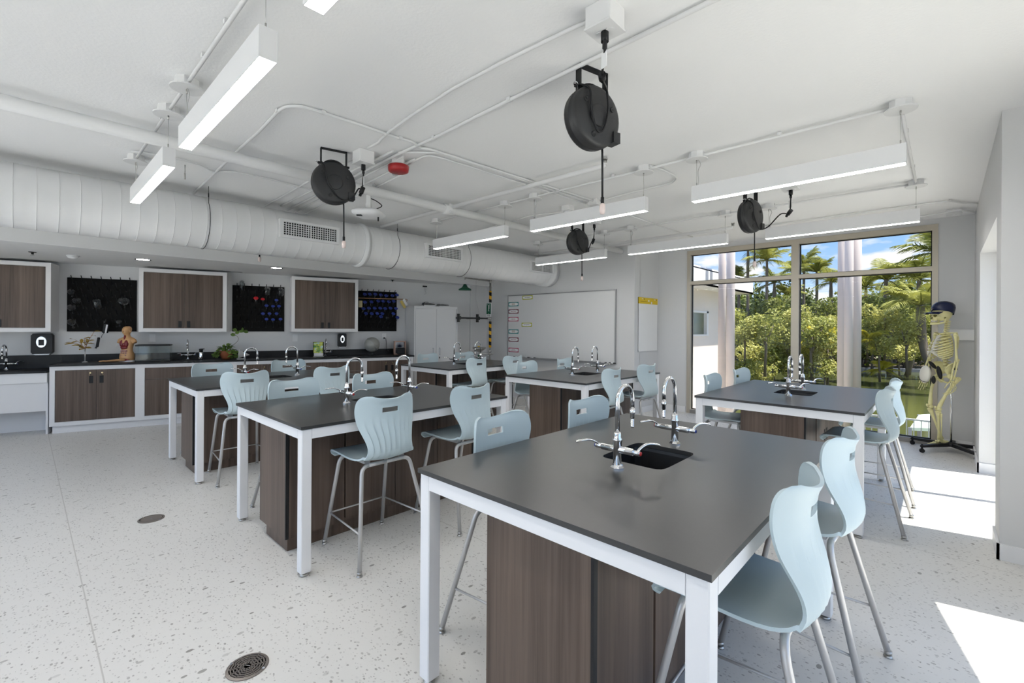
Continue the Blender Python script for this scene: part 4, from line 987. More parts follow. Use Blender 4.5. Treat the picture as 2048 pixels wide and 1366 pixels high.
# pump bottle
t = thing('pump_bottle', 'small clear pump bottle with black top beside the counter tap', 'bottle', con(402, -8.98), WROT)
MB().lathe([(.001, 0), (.026, 0), (.028, .006), (.028, .12), (.02, .135)], 18).build('bottle', M_chrome, t)
MB().lathe([(.026, .125), (.026, .16), (.03, .165), (.03, .178), (.012, .182)], 18).cbox((.02, -.01, .176), .055, .018, .014).build('pump', M_black, t)
MB().lathe([(.030, 0), (.030, .02)], 18).build('base_ring', M_black, t)
# potted plant
t = thing('potted_plant', 'green trailing houseplant in a round terracotta pot on the counter', 'plant', con(452, -8.98), WROT)
MB().lathe([(.001, 0), (.05, 0), (.075, .03), (.092, .075), (.10, .115), (.105, .125), (.105, .14), (.096, .14), (.09, .12), (.001, .115)], 24).build('pot', M_terra, t)
lv = MB(); st = MB(); rd = random.Random(11)
for k in range(74):
    a = rd.uniform(0, 2*pi); e = rd.uniform(-.35, 1.2); l = rd.uniform(.05, .10)
    p = V((.08*cos(a)*rd.uniform(.3, 1), .08*sin(a)*rd.uniform(.3, 1), .14+rd.uniform(0, .07)))
    leafquad(lv, p, V((cos(a)*cos(e), sin(a)*cos(e), sin(e))), V((-.3*cos(a), -.3*sin(a), 1)).normalized(), l*1.3, l*.55, .35)
for a, zz, rr in ((-2.6, .03, .16), (-.35, .02, .12), (-.9, .02, .11), (-.2, .06, .14), (-2.9, .09, .17)):
    P = smoothpath([(.09*cos(a), .09*sin(a), .14), (.13*cos(a), .13*sin(a), .12), (rr*cos(a), rr*sin(a), zz)], 4); st.tube(P, .003, 5)
    for q in P[3:]:
        for _ in range(2): leafquad(lv, q, V((rd.uniform(-1, 1), rd.uniform(-1, .2), rd.uniform(-.5, .6))), V((0, -.6, .8)), .06, .042, .2)
P = smoothpath([(.05, 0, .15), (.10, 0, .23), (.165, .02, .30), (.17, .03, .36), (.12, .04, .42), (.17, .05, .47), (.24, .05, .47)], 5); st.tube(P, .003, 5)
for q, d in ((P[18], (-1, -.4, .3)), (P[21], (.6, -.4, .2)), (P[24], (-.8, -.4, .6)), (P[26], (.6, -.5, -.1)), (P[28], (.3, -.5, .4)), (P[30], (1, -.3, -.2))): leafquad(lv, q, V(d), V((0, -.8, .5)).normalized(), .085, .07, .15)
st.build('stems', mat('brown_vine_stem', (.10, .08, .04), .6), t); lv.build('leaves', M_leafhouse, t)
# white paper cone
t = thing('paper_cone', 'white paper cone lying on its side next to the potted plant', 'cone', con(477, -8.92), WROT+radians(8))
mt = Matrix.Translation((0, 0, .085)) @ Matrix.Rotation(radians(97), 4, 'Y')
MB().lathe([(.075, 0), (.072, .0), (.004, .16), (.001, .162)], 28, mt).cbox((.03, 0, .004), .11, .10, .008).build('cone', M_paper, t)
# picture book on a stand
def cover_mat():
    m = bpy.data.materials.new('green_flower_cover'); m.use_nodes = True; nt = m.node_tree; L_ = nt.links.new
    tc = nt.nodes.new('ShaderNodeTexCoord'); n_ = nt.nodes.new('ShaderNodeTexNoise'); n_.inputs['Scale'].default_value = 14; L_(tc.outputs['Object'], n_.inputs['Vector'])
    r = nt.nodes.new('ShaderNodeValToRGB'); e = r.color_ramp.elements; e[0].position = .35; e[0].color = (.05, .20, .05, 1); e[1].position = .66; e[1].color = (.75, .85, .70, 1)
    for p_, c_ in ((.45, (.30, .45, .06, 1)), (.52, (.62, .60, .05, 1)), (.58, (.30, .55, .55, 1))): q = e.new(p_); q.color = c_
    L_(n_.outputs['Fac'], r.inputs['Fac']); L_(r.outputs['Color'], nt.nodes['Principled BSDF'].inputs['Base Color']); nt.nodes['Principled BSDF'].inputs['Roughness'].default_value = .3
    return m
t = thing('picture_book', 'upright book with green and yellow flower cover beside the counter tap', 'book', con(637, -9.00), WROT+radians(-6))
mt = Matrix.Rotation(-.14, 4, 'X')
MB().cbox((0, .012, .135), .185, .022, .27, mt).build('book_block', M_black, t)
MB().cbox((-.004, -.002, .165), .155, .004, .20, mt).build('cover_picture', cover_mat(), t)
MB().cbox((0, -.03, .006), .17, .08, .012).cbox((0, -.015, .04), .15, .008, .05, mt).build('stand', M_alu, t)
# globe
pg = con(744, -9.03)
t = thing('globe', 'grey relief globe on a clear stand under the wall outlet', 'globe', pg, WROT)
MB().ball((0, 0, .205), .145, 32, 20).build('sphere', M_globe, t)
MB().lathe([(.148, -.006), (.151, -.006), (.151, .006), (.148, .006)], 40, Matrix.Translation((0, 0, .205)) @ Matrix.Rotation(radians(55), 4, 'Y'), open=True).build('seam_band', M_alu, t)
MB().lathe([(.001, 0), (.075, 0), (.075, .008), (.02, .012), (.018, .055), (.05, .075), (.046, .075), (.001, .05)], 24).build('stand', M_glass, t)
# shadow box
t = thing('shadow_box', 'pale wood shadow box holding a dark spiky plant at the counter end', 'frame', con(799, -9.08), WROT+radians(-4))
w, h = .23, .27
MB().box(-w/2, -w/2+.022, -.05, .03, 0, h).box(w/2-.022, w/2, -.05, .03, 0, h).box(-w/2, w/2, -.05, .03, h-.022, h).box(-w/2, w/2, -.05, .03, 0, .02).build('frame', mat('pink_wood_frame', (.50, .31, .24), .55), t)
MB().box(-w/2+.02, w/2-.02, .02, .028, .02, h-.02).build('backing', M_alu, t)
m = MB()
for k in range(13):
    a = pi*(k+.5)/13; m.tube([(0, -.02, .15), (.085*cos(a), -.03, .15+.09*sin(a))], [.006, .002], 6)
m.build('spikes', M_navy, t)
MB().cbox((.01, -.05, .075), .15, .11, .13, bev=.01).build('dark_pot', M_black, t)
# ------------------------------------------------------------------ steel cupboard
t = thing('storage_cupboard', 'tall white two door steel cupboard at the end of the counter', 'cupboard', wpt(2.905, -8.75, 0), WROT)
w, h = .925, 1.925
MB().box(0, w, .012, .53, .06, h).box(.02, w-.02, .03, .5, 0, .06).build('body', M_lockers, t)
fr = MB().box(0, .03, 0, .014, .06, h).box(w-.03, w, 0, .014, .06, h).box(.03, w-.03, 0, .014, h-.05, h).box(.03, w-.03, 0, .014, .06, .09); fr.build('door_frame', M_lockers, t)
for x0, x1, hx in ((.034, w/2-.002, w/2-.065), (w/2+.002, w-.034, w/2+.075)):
    d = MB().box(x0, x1, .001, .013, .095, h-.055, bev=.002).build('door', M_lockers, t)
    MB().cbox((hx, -.012, 1.02), .018, .012, .15, bev=.003).cbox((hx, -.004, 1.085), .022, .016, .018).cbox((hx, -.004, .955), .022, .016, .018).build('handle', M_alu, d)
    if hx > w/2: MB().cyl((hx-.005, -.006, .90), (hx-.005, .004, .90), .012, 12).cbox((hx-.005, -.012, .885), .006, .01, .04).build('lock', M_black, d)
for px, lb, w_, h_ in ((857, 'white bench scale with black strap on top of the steel cupboard', .25, .075), (886, 'low grey bench scale on top of the steel cupboard, right side', .24, .055)):
    s, z = wpx(px, 609, -8.95)
    t = thing('bench_scale', lb, 'scale', wpt(s, -8.97, h), WROT, 'devices on the steel cupboard')
    MB().cbox((0, 0, h_*.2), w_, .2, h_*.4, bev=.006).build('base', M_white, t)
    MB().prism([(-w_*.45, h_*.4), (w_*.5, h_*.4), (w_*.42, h_*.7), (-w_*.40, h_)], -.08, .08).build('cover', M_dark, t)
    MB().cbox((0, 0, h_*1.02), w_*.8, .17, .012, bev=.003).build('pan', M_alu, t)
    if w_ > .245: MB().tube(smoothpath([(-w_*.5, -.09, .0), (-w_*.55, -.09, .05), (-w_*.4, -.09, .085), (-w_*.1, -.09, .08)], 4), .006, 6).build('strap', M_black, t)
t = thing('coiled_cord', 'zigzag cord hanging from a small black wall hook above the steel cupboard', 'cord', hang(849, 573, CW), WROT)
MB().cbox((0, -.02, 0), .085, .04, .028).build('hook', M_black, t)
sc = .0072
MB().tube([(x*sc, -.03, z*sc) for x, z in ((-.5, -1), (-1, -7), (4, -10), (0, -14), (5, -20), (1, -22), (-3, -23))], .0035, 6).tube([(-.5*sc, -.03, -1*sc), (-1.0*sc, -.03, -12*sc)], .003, 6).build('cord', M_alu, t)
# ------------------------------------------------------------------ safety shower
pX, pY = at(980, 700, 'y', 6.88).x, 6.88
t = thing('safety_shower', 'safety shower and eyewash station with green head and striped pole by the corner', 'safety shower', (pX, pY, 0))
topz = at(981, 562, 'y', pY).z
hd = at(930, 575, 'x', pX-.10); hy = hd.y-pY; hx_ = hd.x-pX
MB().cyl((0, 0, 0), (0, 0, topz), .022, 14).lathe([(.09, 0), (.09, .012), (.03, .02)], 20).cyl((0, 0, topz-.05), (0, 0, topz+.03), .03, 14).build('pole', M_steel, t)
MB().tube([(0, 0, topz), (hx_, hy, topz+.03), (hx_, hy, topz-.01)], .018, 12).tube([(hx_*.45, hy*.45, topz+.01), (hx_*.75-.05, hy*.75+.1, ZS-.005)] if topz < ZS else [(hx_*.45, hy*.45, topz), (hx_*.7, hy*.7, topz+.2)], .016, 10).build('arm', M_steel, t)
MB().lathe([(.018, .13), (.03, .125), (.045, .09), (.075, .055), (.125, .03), (.135, .01), (.13, 0), (.001, .006)], 28, Matrix.Translation((hx_, hy, hd.z-.06))).build('shower_head', M_green, t)
def stripes():
    m = bpy.data.materials.new('hazard_stripes'); m.use_nodes = True; nt = m.node_tree; L_ = nt.links.new
    tc = nt.nodes.new('ShaderNodeTexCoord'); sp = nt.nodes.new('ShaderNodeSeparateXYZ'); L_(tc.outputs['Object'], sp.inputs[0])
    a = nt.nodes.new('ShaderNodeMath'); a.operation = 'MULTIPLY_ADD'; a.inputs[1].default_value = .5; L_(sp.outputs['X'], a.inputs[0]); L_(sp.outputs['Z'], a.inputs[2])
    b_ = nt.nodes.new('ShaderNodeMath'); b_.operation = 'MULTIPLY'; b_.inputs[1].default_value = 6.6; L_(a.outputs[0], b_.inputs[0])
    f = nt.nodes.new('ShaderNodeMath'); f.operation = 'FRACT'; L_(b_.outputs[0], f.inputs[0]); g_ = nt.nodes.new('ShaderNodeMath'); g_.operation = 'GREATER_THAN'; g_.inputs[1].default_value = .5; L_(f.outputs[0], g_.inputs[0])
    mx = nt.nodes.new('ShaderNodeMix'); mx.data_type = 'RGBA'; mx.inputs[6].default_value = (.80, .42, .01, 1); mx.inputs[7].default_value = (.012, .013, .012, 1); L_(g_.outputs[0], mx.inputs[0]); L_(mx.outputs[2], nt.nodes['Principled BSDF'].inputs['Base Color']); nt.nodes['Principled BSDF'].inputs['Roughness'].default_value = .4
    return m
MS = stripes()
def zz(y): return at(980, y, 'y', pY).z
MB().cyl((0, 0, zz(605)), (0, 0, zz(582)), .029, 14).build('striped_sleeve', MS, t)
MB().cyl((0, 0, zz(695)), (0, 0, zz(643)), .029, 14).build('striped_sleeve', MS, t)
cx = at(977, 620, 'y', pY-.05).x-pX
sg = MB().box(cx-.075, cx+.075, -.045, -.04, zz(634), zz(606)).build('sign', M_paper, t)
MB().box(cx-.066, cx+.066, -.047, -.044, zz(628.5), zz(607)).build('sign_panel', M_green, sg)
zc = zz(608)
m = MB().box(cx-.055, cx-.035, -.049, -.046, zc-.022, zc-.016).box(cx-.048, cx-.042, -.049, -.046, zc-.029, zc-.009)
m.box(cx-.006, cx+.010, -.049, -.046, zz(621), zz(610)).box(cx-.018, cx+.022, -.049, -.046, zz(622.5), zz(621.5)).lathe([(.001, 0), (.010, 0)], 12, Matrix.Translation((cx, -.049, zz(627))) @ Matrix.Rotation(pi/2, 4, 'X')).box(cx+.02, cx+.024, -.049, -.046, zz(618), zz(608.5))
m.build('sign_symbols', M_paper, sg)
lettering('EYE WASH\nSHOWER', .020, M_dark, sg, (cx, -.0455, zz(631.3)), spacing=.75)
zb = zz(697); bx = at(960, 700, 'y', pY-.12).x-pX; by = -.14
MB().lathe([(.02, -.075), (.05, -.07), (.13, -.012), (.145, .0), (.145, .025), (.135, .025), (.125, 0), (.04, -.05), (.001, -.055)], 30, Matrix.Translation((bx, by, zb))).tube([(bx, by, zb-.07), (bx, by, zb-.12), (0, 0, zb-.12)], .018, 10).build('eyewash_bowl', M_steel, t)
MB().tube([(bx-.03, by, zb-.01), (bx-.03, by, zb+.04), (bx+.03, by, zb+.04), (bx+.03, by, zb-.01)], .008, 8).cyl((bx-.03, by, zb+.035), (bx-.03, by, zb+.05), .02, 12).cyl((bx+.03, by, zb+.035), (bx+.03, by, zb+.05), .02, 12).build('eyewash_nozzle', M_yellow, t)
MB().cbox((bx+.03, by-.05, zb-.22), .055, .006, .17, bev=.003).build('push_flag', M_green, t)
MB().cyl((-.02, 0, zb-.12), (.09, 0, zb-.12), .014, 10).ball((0, 0, zb-.06), .036).ball((0, 0, zb-.12), .03).build('valve', M_steel, t)
MB().tube([(hx_*.55-.02, hy*.55, topz), (hx_*.55-.02, hy*.55, zz(600)), (hx_*.40-.02, hy*.40, zz(632))], .0022, 6).build('pull_rod', M_alu, t)
zr = zz(637); br_ = at(914, 637, 'x', pX-.12); e = (br_.x-pX, br_.y-pY)
MB().tube([(0, 0, zr), (e[0], e[1], zr)], .017, 12).build('supply_pipe', M_dark, t)
for k in (.93, .37):
    MB().cbox((e[0]*k-.03, e[1]*k, zr), .05, .035, .17).cbox((e[0]*k, e[1]*k, zr), .05, .05, .07).cbox((e[0]*k-.20, e[1]*k, zr), .32, .03, .03).build('wall_bracket', M_dark, t)
MB().cyl((0, 0, zr-.03), (0, 0, zr+.03), .03, 12).cyl((e[0]*.09, e[1]*.09, zr), (0, 0, zr), .026, 12).build('pipe_clamp', M_steel, t)
# ------------------------------------------------------------------ whiteboard
yb = YB-.03
a_ = at(1014.9, 650, 'y', yb).x; b_ = at(1231.2, 650, 'y', yb).x; z1_ = at(1120, 584.8, 'y', yb).z; z0_ = at(1120, 720.3, 'y', yb).z
t = thing('whiteboard', 'large empty whiteboard with cards along its edge, on the grey wall', 'whiteboard', (a_, YB, z0_))
w, h = b_-a_, z1_-z0_
MB().box(.01, w-.01, -.022, 0, .01, h-.01).build('writing_surface', M_board, t)
MB().box(0, .018, -.03, 0, 0, h).box(w-.018, w, -.03, 0, 0, h).box(.018, w-.018, -.03, 0, h-.018, h).box(.018, w-.018, -.03, 0, 0, .018).build('frame', M_alu, t)
MB().box(.05, w-.05, -.10, -.02, -.012, .0).box(.05, w-.05, -.10, -.095, 0, .014).build('marker_tray', M_alu, t)
def card(label, px, py, wpx_, hpx, border, txt, tcol, size):
    yb2 = YB-.0225
    p = at(px, py, 'y', yb2); q = at(px+wpx_/2, py, 'y', yb2); w = (q.x-p.x)*2; h = abs(at(px, py-hpx/2, 'y', yb2).z-p.z)*2
    t = thing('name_card', label, 'card', (p.x, yb2, p.z), 0, 'cards on the whiteboard')
    MB().box(-w/2, w/2, -.002, 0, -h/2, h/2).build('card_border', border, t)
    pr = [(superr(2*pi*k/32, w*.455, h*.33, 5)*cos(2*pi*k/32), superr(2*pi*k/32, w*.455, h*.33, 5)*sin(2*pi*k/32)) for k in range(32)]
    pan = MB().prism(pr, -.003, -.0015).build('card_panel', M_paper, t)
    lettering(txt, size*h, tcol, t, (0, -.0036, 0), spacing=.8)
    return t
MC_lime = mat('lime_border', (.45, .47, .02), .6); MC_teal = mat('teal_border', (.02, .24, .24), .6); MC_red = mat('maroon_border', (.16, .015, .025), .6); MC_pink = mat('rose_border', (.50, .13, .20), .6)
MT_dark = mat('dark_lettering', (.03, .02, .06), .6); MT_red = mat('red_lettering', (.35, .04, .05), .6); MT_brown = mat('brown_lettering', (.30, .16, .06), .6); MT_grey = mat('pale_lettering', (.45, .25, .28), .6)
card('lime bordered card reading 7TH GRADE at the whiteboard top', 1055, 595, 20.5, 8, MC_lime, '7TH GRADE', MT_dark, .34)
card('teal bordered card under the whiteboard top edge, upper set', 1027, 608.5, 20, 8.5, MC_teal, 'LESSON\nNOTES', MT_brown, .30)
card('maroon bordered card, upper set, directly under the teal one', 1027, 623, 20, 8.5, MC_red, 'PRACTICE', MT_red, .36)
card('rose bordered pale card, upper set, third down', 1026.5, 638.5, 21, 8.8, MC_pink, 'EXIT SLIP\nHOMEWORK', MT_grey, .24)
card('lime bordered card reading 6TH GRADE halfway down the whiteboard', 1053.5, 649.5, 20.5, 8, MC_lime, '6TH GRADE', MT_dark, .34)
card('teal bordered card of the lower set on the whiteboard', 1027, 663, 20, 8.5, MC_teal, 'LESSON\nNOTES', MT_brown, .30)
card('maroon bordered card of the lower set on the whiteboard', 1027, 679, 20, 8.5, MC_red, 'PRACTICE', MT_red, .36)
card('rose bordered pale card lowest on the whiteboard', 1027, 700, 20.5, 8.8, MC_pink, 'EXIT SLIP\nHOMEWORK', MT_grey, .24)
mk = None
for k, (px, wh) in enumerate(((1024, 'first from the card side'), (1032, 'second from the card side'), (1052, 'third from the card side'), (1064, 'fourth from the card side'), (1206, 'first of the far group of three'), (1214, 'middle of the far group of three'), (1223, 'last of the far group of three'))):
    p = at(px, 715, 'y', YB-.08); loc = (p.x, YB-.065, z0_+.013); lb = 'black marker in the whiteboard tray, '+wh
    if mk is None:
        mk = thing('marker', lb, 'marker', loc, 0, 'markers in the whiteboard tray')
        MB().cyl((-.05, 0, 0), (.03, 0, 0), .010, 10).build('barrel', M_white, mk); MB().cyl((.03, 0, 0), (.075, 0, 0), .0115, 10).build('cap', M_black, mk)
    else: dup(mk, loc, random.uniform(-.05, .05), lb)
# flip pad on the bump
pa, pb_ = at(1276.5, 650, 'x', XB+.01), at(1313.5, 650, 'x', XB+.01); zt_ = at(1295, 596, 'x', XB+.01).z; zb_ = at(1295, 702, 'x', XB+.01).z; zy = at(1295, 608.2, 'x', XB+.01).z
t = thing('paper_pad', 'large white paper pad with yellow header on the narrow wall before the window', 'paper pad', (XB+.002, pa.y, 0), pi/2)
w = pb_.y-pa.y
MB().box(0, w, -.016, -.002, zb_, zy).box(0, w, -.010, 0, zb_, zt_).build('sheets', M_paper, t)
MB().box(0, w, -.022, 0, zy, zt_).build('header', M_yellow, t)
d = zt_-zy
MB().box(w*.14, w*.20, -.0235, -.021, zt_-d*.28, zt_-d*.17).box(w*.80, w*.88, -.0235, -.021, zt_-d*.28, zt_-d*.17).box(w*.47, w*.54, -.0235, -.021, zt_-d*.58, zt_-d*.36).box(w*.63, w*.69, -.0235, -.021, zt_-d*.96, zt_-d*.62).build('header_mark', M_paper, t)
MB().box(w*.08, w*.42, -.0235, -.021, zt_-d*.66, zt_-d*.60).cyl((w*.27, -.0235, zt_-d*.25), (w*.27, -.021, zt_-d*.25), .014, 12).cyl((w*.93, -.0235, zt_-d*.25), (w*.93, -.021, zt_-d*.25), .014, 12).build('header_print', mat('brown_print', (.30, .16, .01), .7), t)
# floor drains
def drain(label, px, py, r, open_):
    p = at(px, py, 'z', 0)
    t = thing('floor_drain', label, 'drain', (p.x, p.y, 0), .6, 'round floor drains')
    m = MB().lathe([(r*.86, .0005), (r*.86, .006), (r, .004), (r, .0005)], 40, None, False, open=True)
    m.build('rim', M_drain, t)
    MB().lathe([(.001, .001), (r*.87, .001)], 40).build('void', M_grille, t)
    gr = MB()
    if open_:
        for q in (.16, .33, .48, .63, .77): gr.lathe([(r*q-.0028, .0015), (r*q-.0028, .006), (r*q+.0028, .006), (r*q+.0028, .0015)], 40, None, False, open=True)
        for k in range(6):
            a = k*pi/6; gr.box(-r*.87, r*.87, -.0028, .0028, .0015, .006, Matrix.Rotation(a, 4, 'Z'))
        gr.lathe([(.001, .0062), (r*.15, .0062)], 20, None, False)
    else: gr.lathe([(.001, .0055), (r*.80, .0055), (r*.80, .001)], 40, None, False)
    gr.build('grate', M_drain, t)
    MB().cbox((.0, 0, .0068), r*.30, r*.05, .002).cyl((r*.93, 0, .005), (r*.93, 0, .0075), .006, 8).cyl((-r*.93, 0, .005), (-r*.93, 0, .0075), .006, 8).build('slot_screw', M_chrome, t)
M_drain = mat('bronzed_drain_metal', (.26, .23, .21), .4, .6)
drain('round slotted metal floor drain close to the foreground table leg', 495, 1334, .085, True)
drain('round dark floor cleanout cover beside the middle front table', 302.5, 1038, .085, False)
# ------------------------------------------------------------------ skeleton on its rolling stand
SP = at(1902, 904, 'z', 0); SK = SP+V((cos(radians(212)), sin(radians(212)), 0))*.085
t = thing('skeleton', 'life size yellowed skeleton model on a black rolling stand in the window corner', 'skeleton', (SK.x, SK.y, 0), radians(212))
MB().cyl((-.085, 0, .11), (-.085, 0, 1.0), .010, 10).build('stand_pole', M_chrome, t)
MB().lathe([(.001, .075), (.06, .075), (.07, .09), (.06, .115), (.03, .125), (.001, .125)], 20, Matrix.Translation((-.085, 0, 0))).build('stand_hub', M_black, t)
for k in range(5):
    a = 2*pi*k/5+.30; r = .40
    p = V((-.085+r*cos(a), r*sin(a), 0))
    d = V((cos(a), sin(a), 0)); s = V((-sin(a), cos(a), 0))
    R = []
    for q, w, z0, z1 in ((.03, .026, .072, .115), (.25, .022, .070, .105), (r-.01, .019, .068, .095), (r+.015, .012, .07, .09)):
        c = V((-.085, 0, 0))+d*q; R.append([c-s*w+V((0, 0, z0)), c+s*w+V((0, 0, z0)), c+s*w+V((0, 0, z1)), c-s*w+V((0, 0, z1))])
    l = MB().rings(R, False).build('stand_leg', M_black, t)
    ca = a+1.2; w = V((cos(ca), sin(ca), 0))
    MB().cyl(p+w*.012+V((0, 0, .026)), p-w*.012+V((0, 0, .026)), .026, 14).cyl(p+V((0, 0, .04)), p+V((0, 0, .108)), .012, 10).cyl(p+w*.018+V((0, 0, .03)), p-w*.018+V((0, 0, .03)), .009, 8).build('caster', M_black, l)
def bone(name, P, rs, m=M_bone, parent=t, n=10, ends=True):
    mb = MB(); Q = smoothpath(P, 3) if len(P) > 2 else [V(P[0]).lerp(V(P[1]), k/6) for k in range(7)]
    L_ = len(Q); R = []
    for i in range(L_):
        u = i/(L_-1); f = u*(len(rs)-1); k = min(int(f), len(rs)-2); R.append(rs[k]+(rs[k+1]-rs[k])*(f-k))
    mb.tube(Q, R, n)
    if ends: mb.ball(Q[0], rs[0]*1.12, 10, 6).ball(Q[-1], rs[-1]*1.12, 10, 6)
    return mb, name, m, parent
def bb(name, P, rs, **k):
    mb, nm, m, p = bone(name, P, rs, **k); return mb.build(nm, m, p)
# skull
hx, hz = .045, 1.72
n = 24; R = []
for z, x0, rx, ry in ((1.635, -.01, .050, .045), (1.655, .005, .075, .058), (1.68, .005, .092, .066), (1.71, .002, .100, .073), (1.745, -.003, .102, .077), (1.78, -.005, .097, .075), (1.815, -.008, .080, .063), (1.84, -.01, .05, .04), (1.85, -.01, .012, .012)):
    R.append([V((hx-.03+x0+rx*cos(2*pi*i/n), ry*sin(2*pi*i/n), z)) for i in range(n)])
sk = MB().rings(R)
sk.ball((hx+.052, 0, 1.665), (.030, .040, .034)).ball((hx+.062, 0, 1.715), (.022, .050, .016)).ball((hx+.038, .052, 1.680), (.034, .010, .010)).ball((hx+.038, -.052, 1.680), (.034, .010, .010)).ball((hx-.045, .05, 1.655), (.018, .014, .026)).ball((hx-.045, -.05, 1.655), (.018, .014, .026)).ball((hx+.078, 0, 1.688), (.010, .008, .018)).cbox((hx+.066, 0, 1.640), .03, .052, .018)
so = sk.build('skull', M_bone, t)
sx = MB()
for s in (-1, 1): sx.ball((hx+.066, s*.030, 1.692), (.017, .019, .016))
sx.ball((hx+.080, .0, 1.668), (.009, .011, .014)).ball((hx-.02, .0585, 1.668), (.012, .010, .010))
sx.build('eye_sockets', mat('dark_olive_hollow', (.16, .14, .02), .7), so)
tm = MB()
for k in range(8):
    y = -.026+.0074*k; x = hx+.084-abs(y)*.45
    tm.cbox((x, y, 1.628), .008, .0064, .014)
tm.build('teeth', M_bonew, so)
MB().tube(smoothpath([(hx-.028, .056, 1.665), (hx-.02, .056, 1.615), (hx+.03, .044, 1.598), (hx+.082, .016, 1.592), (hx+.082, -.016, 1.592), (hx+.03, -.044, 1.598), (hx-.02, -.056, 1.615), (hx-.028, -.056, 1.665)], 4), .0115, 8).cbox((hx+.075, 0, 1.607), .022, .05, .018).build('jaw', M_bone, t)
# spine
sp = MB()
zs = [1.63-.0215*k for k in range(7)]
def spx(z): return -.022+.028*sin((z-1.0)*4.6)-.012
ZV = [1.63-.022*k for k in range(7)]+[1.475-.0255*k for k in range(12)]+[1.165-.037*k for k in range(5)]
for i, z in enumerate(ZV):
    r = .016 if i < 7 else .019 if i < 19 else .027; h = .019 if i < 7 else .021 if i < 19 else .030
    x = spx(z)
    sp.lathe([(.001, -h/2), (r, -h/2), (r*.86, 0), (r, h/2), (.001, h/2)], 12, Matrix.Translation((x, 0, z))).cbox((x-r-.014, 0, z-.006), .03, .008, .012).cbox((x-r*.5, 0, z), .012, r*3.0, .009)
sp.build('spine', M_bone, t)
MB().tube([(spx(z), 0, z) for z in [1.64, 1.5, 1.3, 1.1, .99]], .010, 8).build('discs', mat('amber_discs', (.42, .20, .02), .5), t)
# ribs
RB = []
for k in range(10):
    z0 = 1.470-.0285*k; wd = [.058, .082, .100, .112, .120, .124, .126, .124, .118, .106][k]; dpt = [.070, .10, .125, .140, .150, .155, .157, .150, .130, .100][k]
    drop = [.03, .045, .06, .07, .08, .085, .085, .08, .07, .06][k]
    for s in (-1, 1):
        x0 = spx(z0)
        P = [(x0-.005, s*.018, z0), (x0-.035, s*wd*.55, z0+.004), (x0-.012, s*wd*.95, z0-drop*.25), (x0+dpt*.40, s*wd, z0-drop*.6), (x0+dpt*.80, s*wd*.70, z0-drop*.95)]
        MB().tube(smoothpath(P, 4), .0080, 7).build('rib', M_bone, t)
        if k < 9: RB.append((V(P[-1]), V((x0+dpt*.99, s*.018, z0-drop*.95+(.0 if k < 6 else .03*(k-5))))))
for a, b in RB: MB().tube(smoothpath([a, a.lerp(b, .5)+V((.010, 0, -.006)), b], 3), .0062, 6).build('costal_cartilage', M_bonew, t)
R = []
for z, x, w in ((1.455, .045, .022), (1.435, .058, .028), (1.40, .078, .018), (1.34, .105, .017), (1.28, .120, .020), (1.25, .122, .012), (1.225, .120, .004)):
    R.append([V((x-.006, -w, z)), V((x-.006, w, z)), V((x+.006, w*.8, z)), V((x+.006, -w*.8, z))])
MB().rings(R, False).build('sternum', M_bonew, t)
for s in (-1, 1):
    SH = V((-.015, s*.172, 1.455))
    bb('clavicle', [(.052, s*.02, 1.462), (.06, s*.07, 1.475), (.02, s*.12, 1.482), SH+V((0, 0, .025))], [.008, .0065, .008])
    m = MB(); pts = [(-.075, s*.06, 1.44), (-.035, s*.165, 1.47), (-.06, s*.15, 1.42), (-.085, s*.095, 1.29), (-.09, s*.07, 1.31)]
    off = V((-.008, 0, 0)); m.add([V(p) for p in pts]+[V(p)+off for p in pts], [(0, 1, 2, 3, 4), (9, 8, 7, 6, 5)]+[(i, (i+1) % 5, 5+(i+1) % 5, 5+i) for i in range(5)]); m.tube([(-.09, s*.06, 1.435), (-.07, s*.12, 1.46), (-.02, s*.18, 1.485)], .007, 6)
    m.build('scapula', M_bone, t)
    EL = V((-.01, s*.20, 1.145)) if s > 0 else V((.03, -.205, 1.15)); WR = V((.035, s*.205, .915)) if s > 0 else V((.085, -.20, .93))
    bb('upper_arm_bone', [SH, SH.lerp(EL, .5), EL], [.021, .0115, .011, .012, .019])
    m = MB()
    sd = V((.013, 0, 0))
    m.tube([EL+sd*.8, EL.lerp(WR, .5)+sd*1.5, WR+sd], [.012, .0085, .012], 8).tube([EL-sd*.8, EL.lerp(WR, .5)-sd*1.2, WR-sd], [.014, .008, .008], 8).ball(EL-sd+V((-.004, 0, .008)), .014)
    m.build('forearm_bones', M_bone, t)
    h = MB()
    for q in range(6): h.ball(WR+V((.008*(q % 3-1), .004*s, -.014-.011*(q//3))), .0075, 8, 6)
    for f in range(4):
        b0 = WR+V((.019-.0125*f, .004, -.035)); d = V((.016-.010*f, .010*s, -.068)); d2 = V((.022-.006*f, -.006*s, -.040)); d3 = V((.018, -.012*s, -.022)); d4 = V((.014, -.012*s, -.014))
        l = [.95, 1.05, 1.0, .82][f]
        q = [b0, b0+d*l, b0+d*l+d2*l, b0+d*l+d2*l+d3*l, b0+d*l+d2*l+d3*l+d4*l]
        for a, b in zip(q, q[1:]): h.tube([a, a.lerp(b, .5), b], [.0052, .0036, .0048], 6).ball(b, .0052, 6, 5)
    q = [WR+V((.022, 0, -.02)), WR+V((.047, -.008*s, -.050)), WR+V((.062, -.012*s, -.078)), WR+V((.070, -.014*s, -.098))]
    for a, b in zip(q, q[1:]): h.tube([a, a.lerp(b, .5), b], [.006, .0042, .0052], 6).ball(b, .0055, 6, 5)
    h.build('hand_bones', M_bone, t)
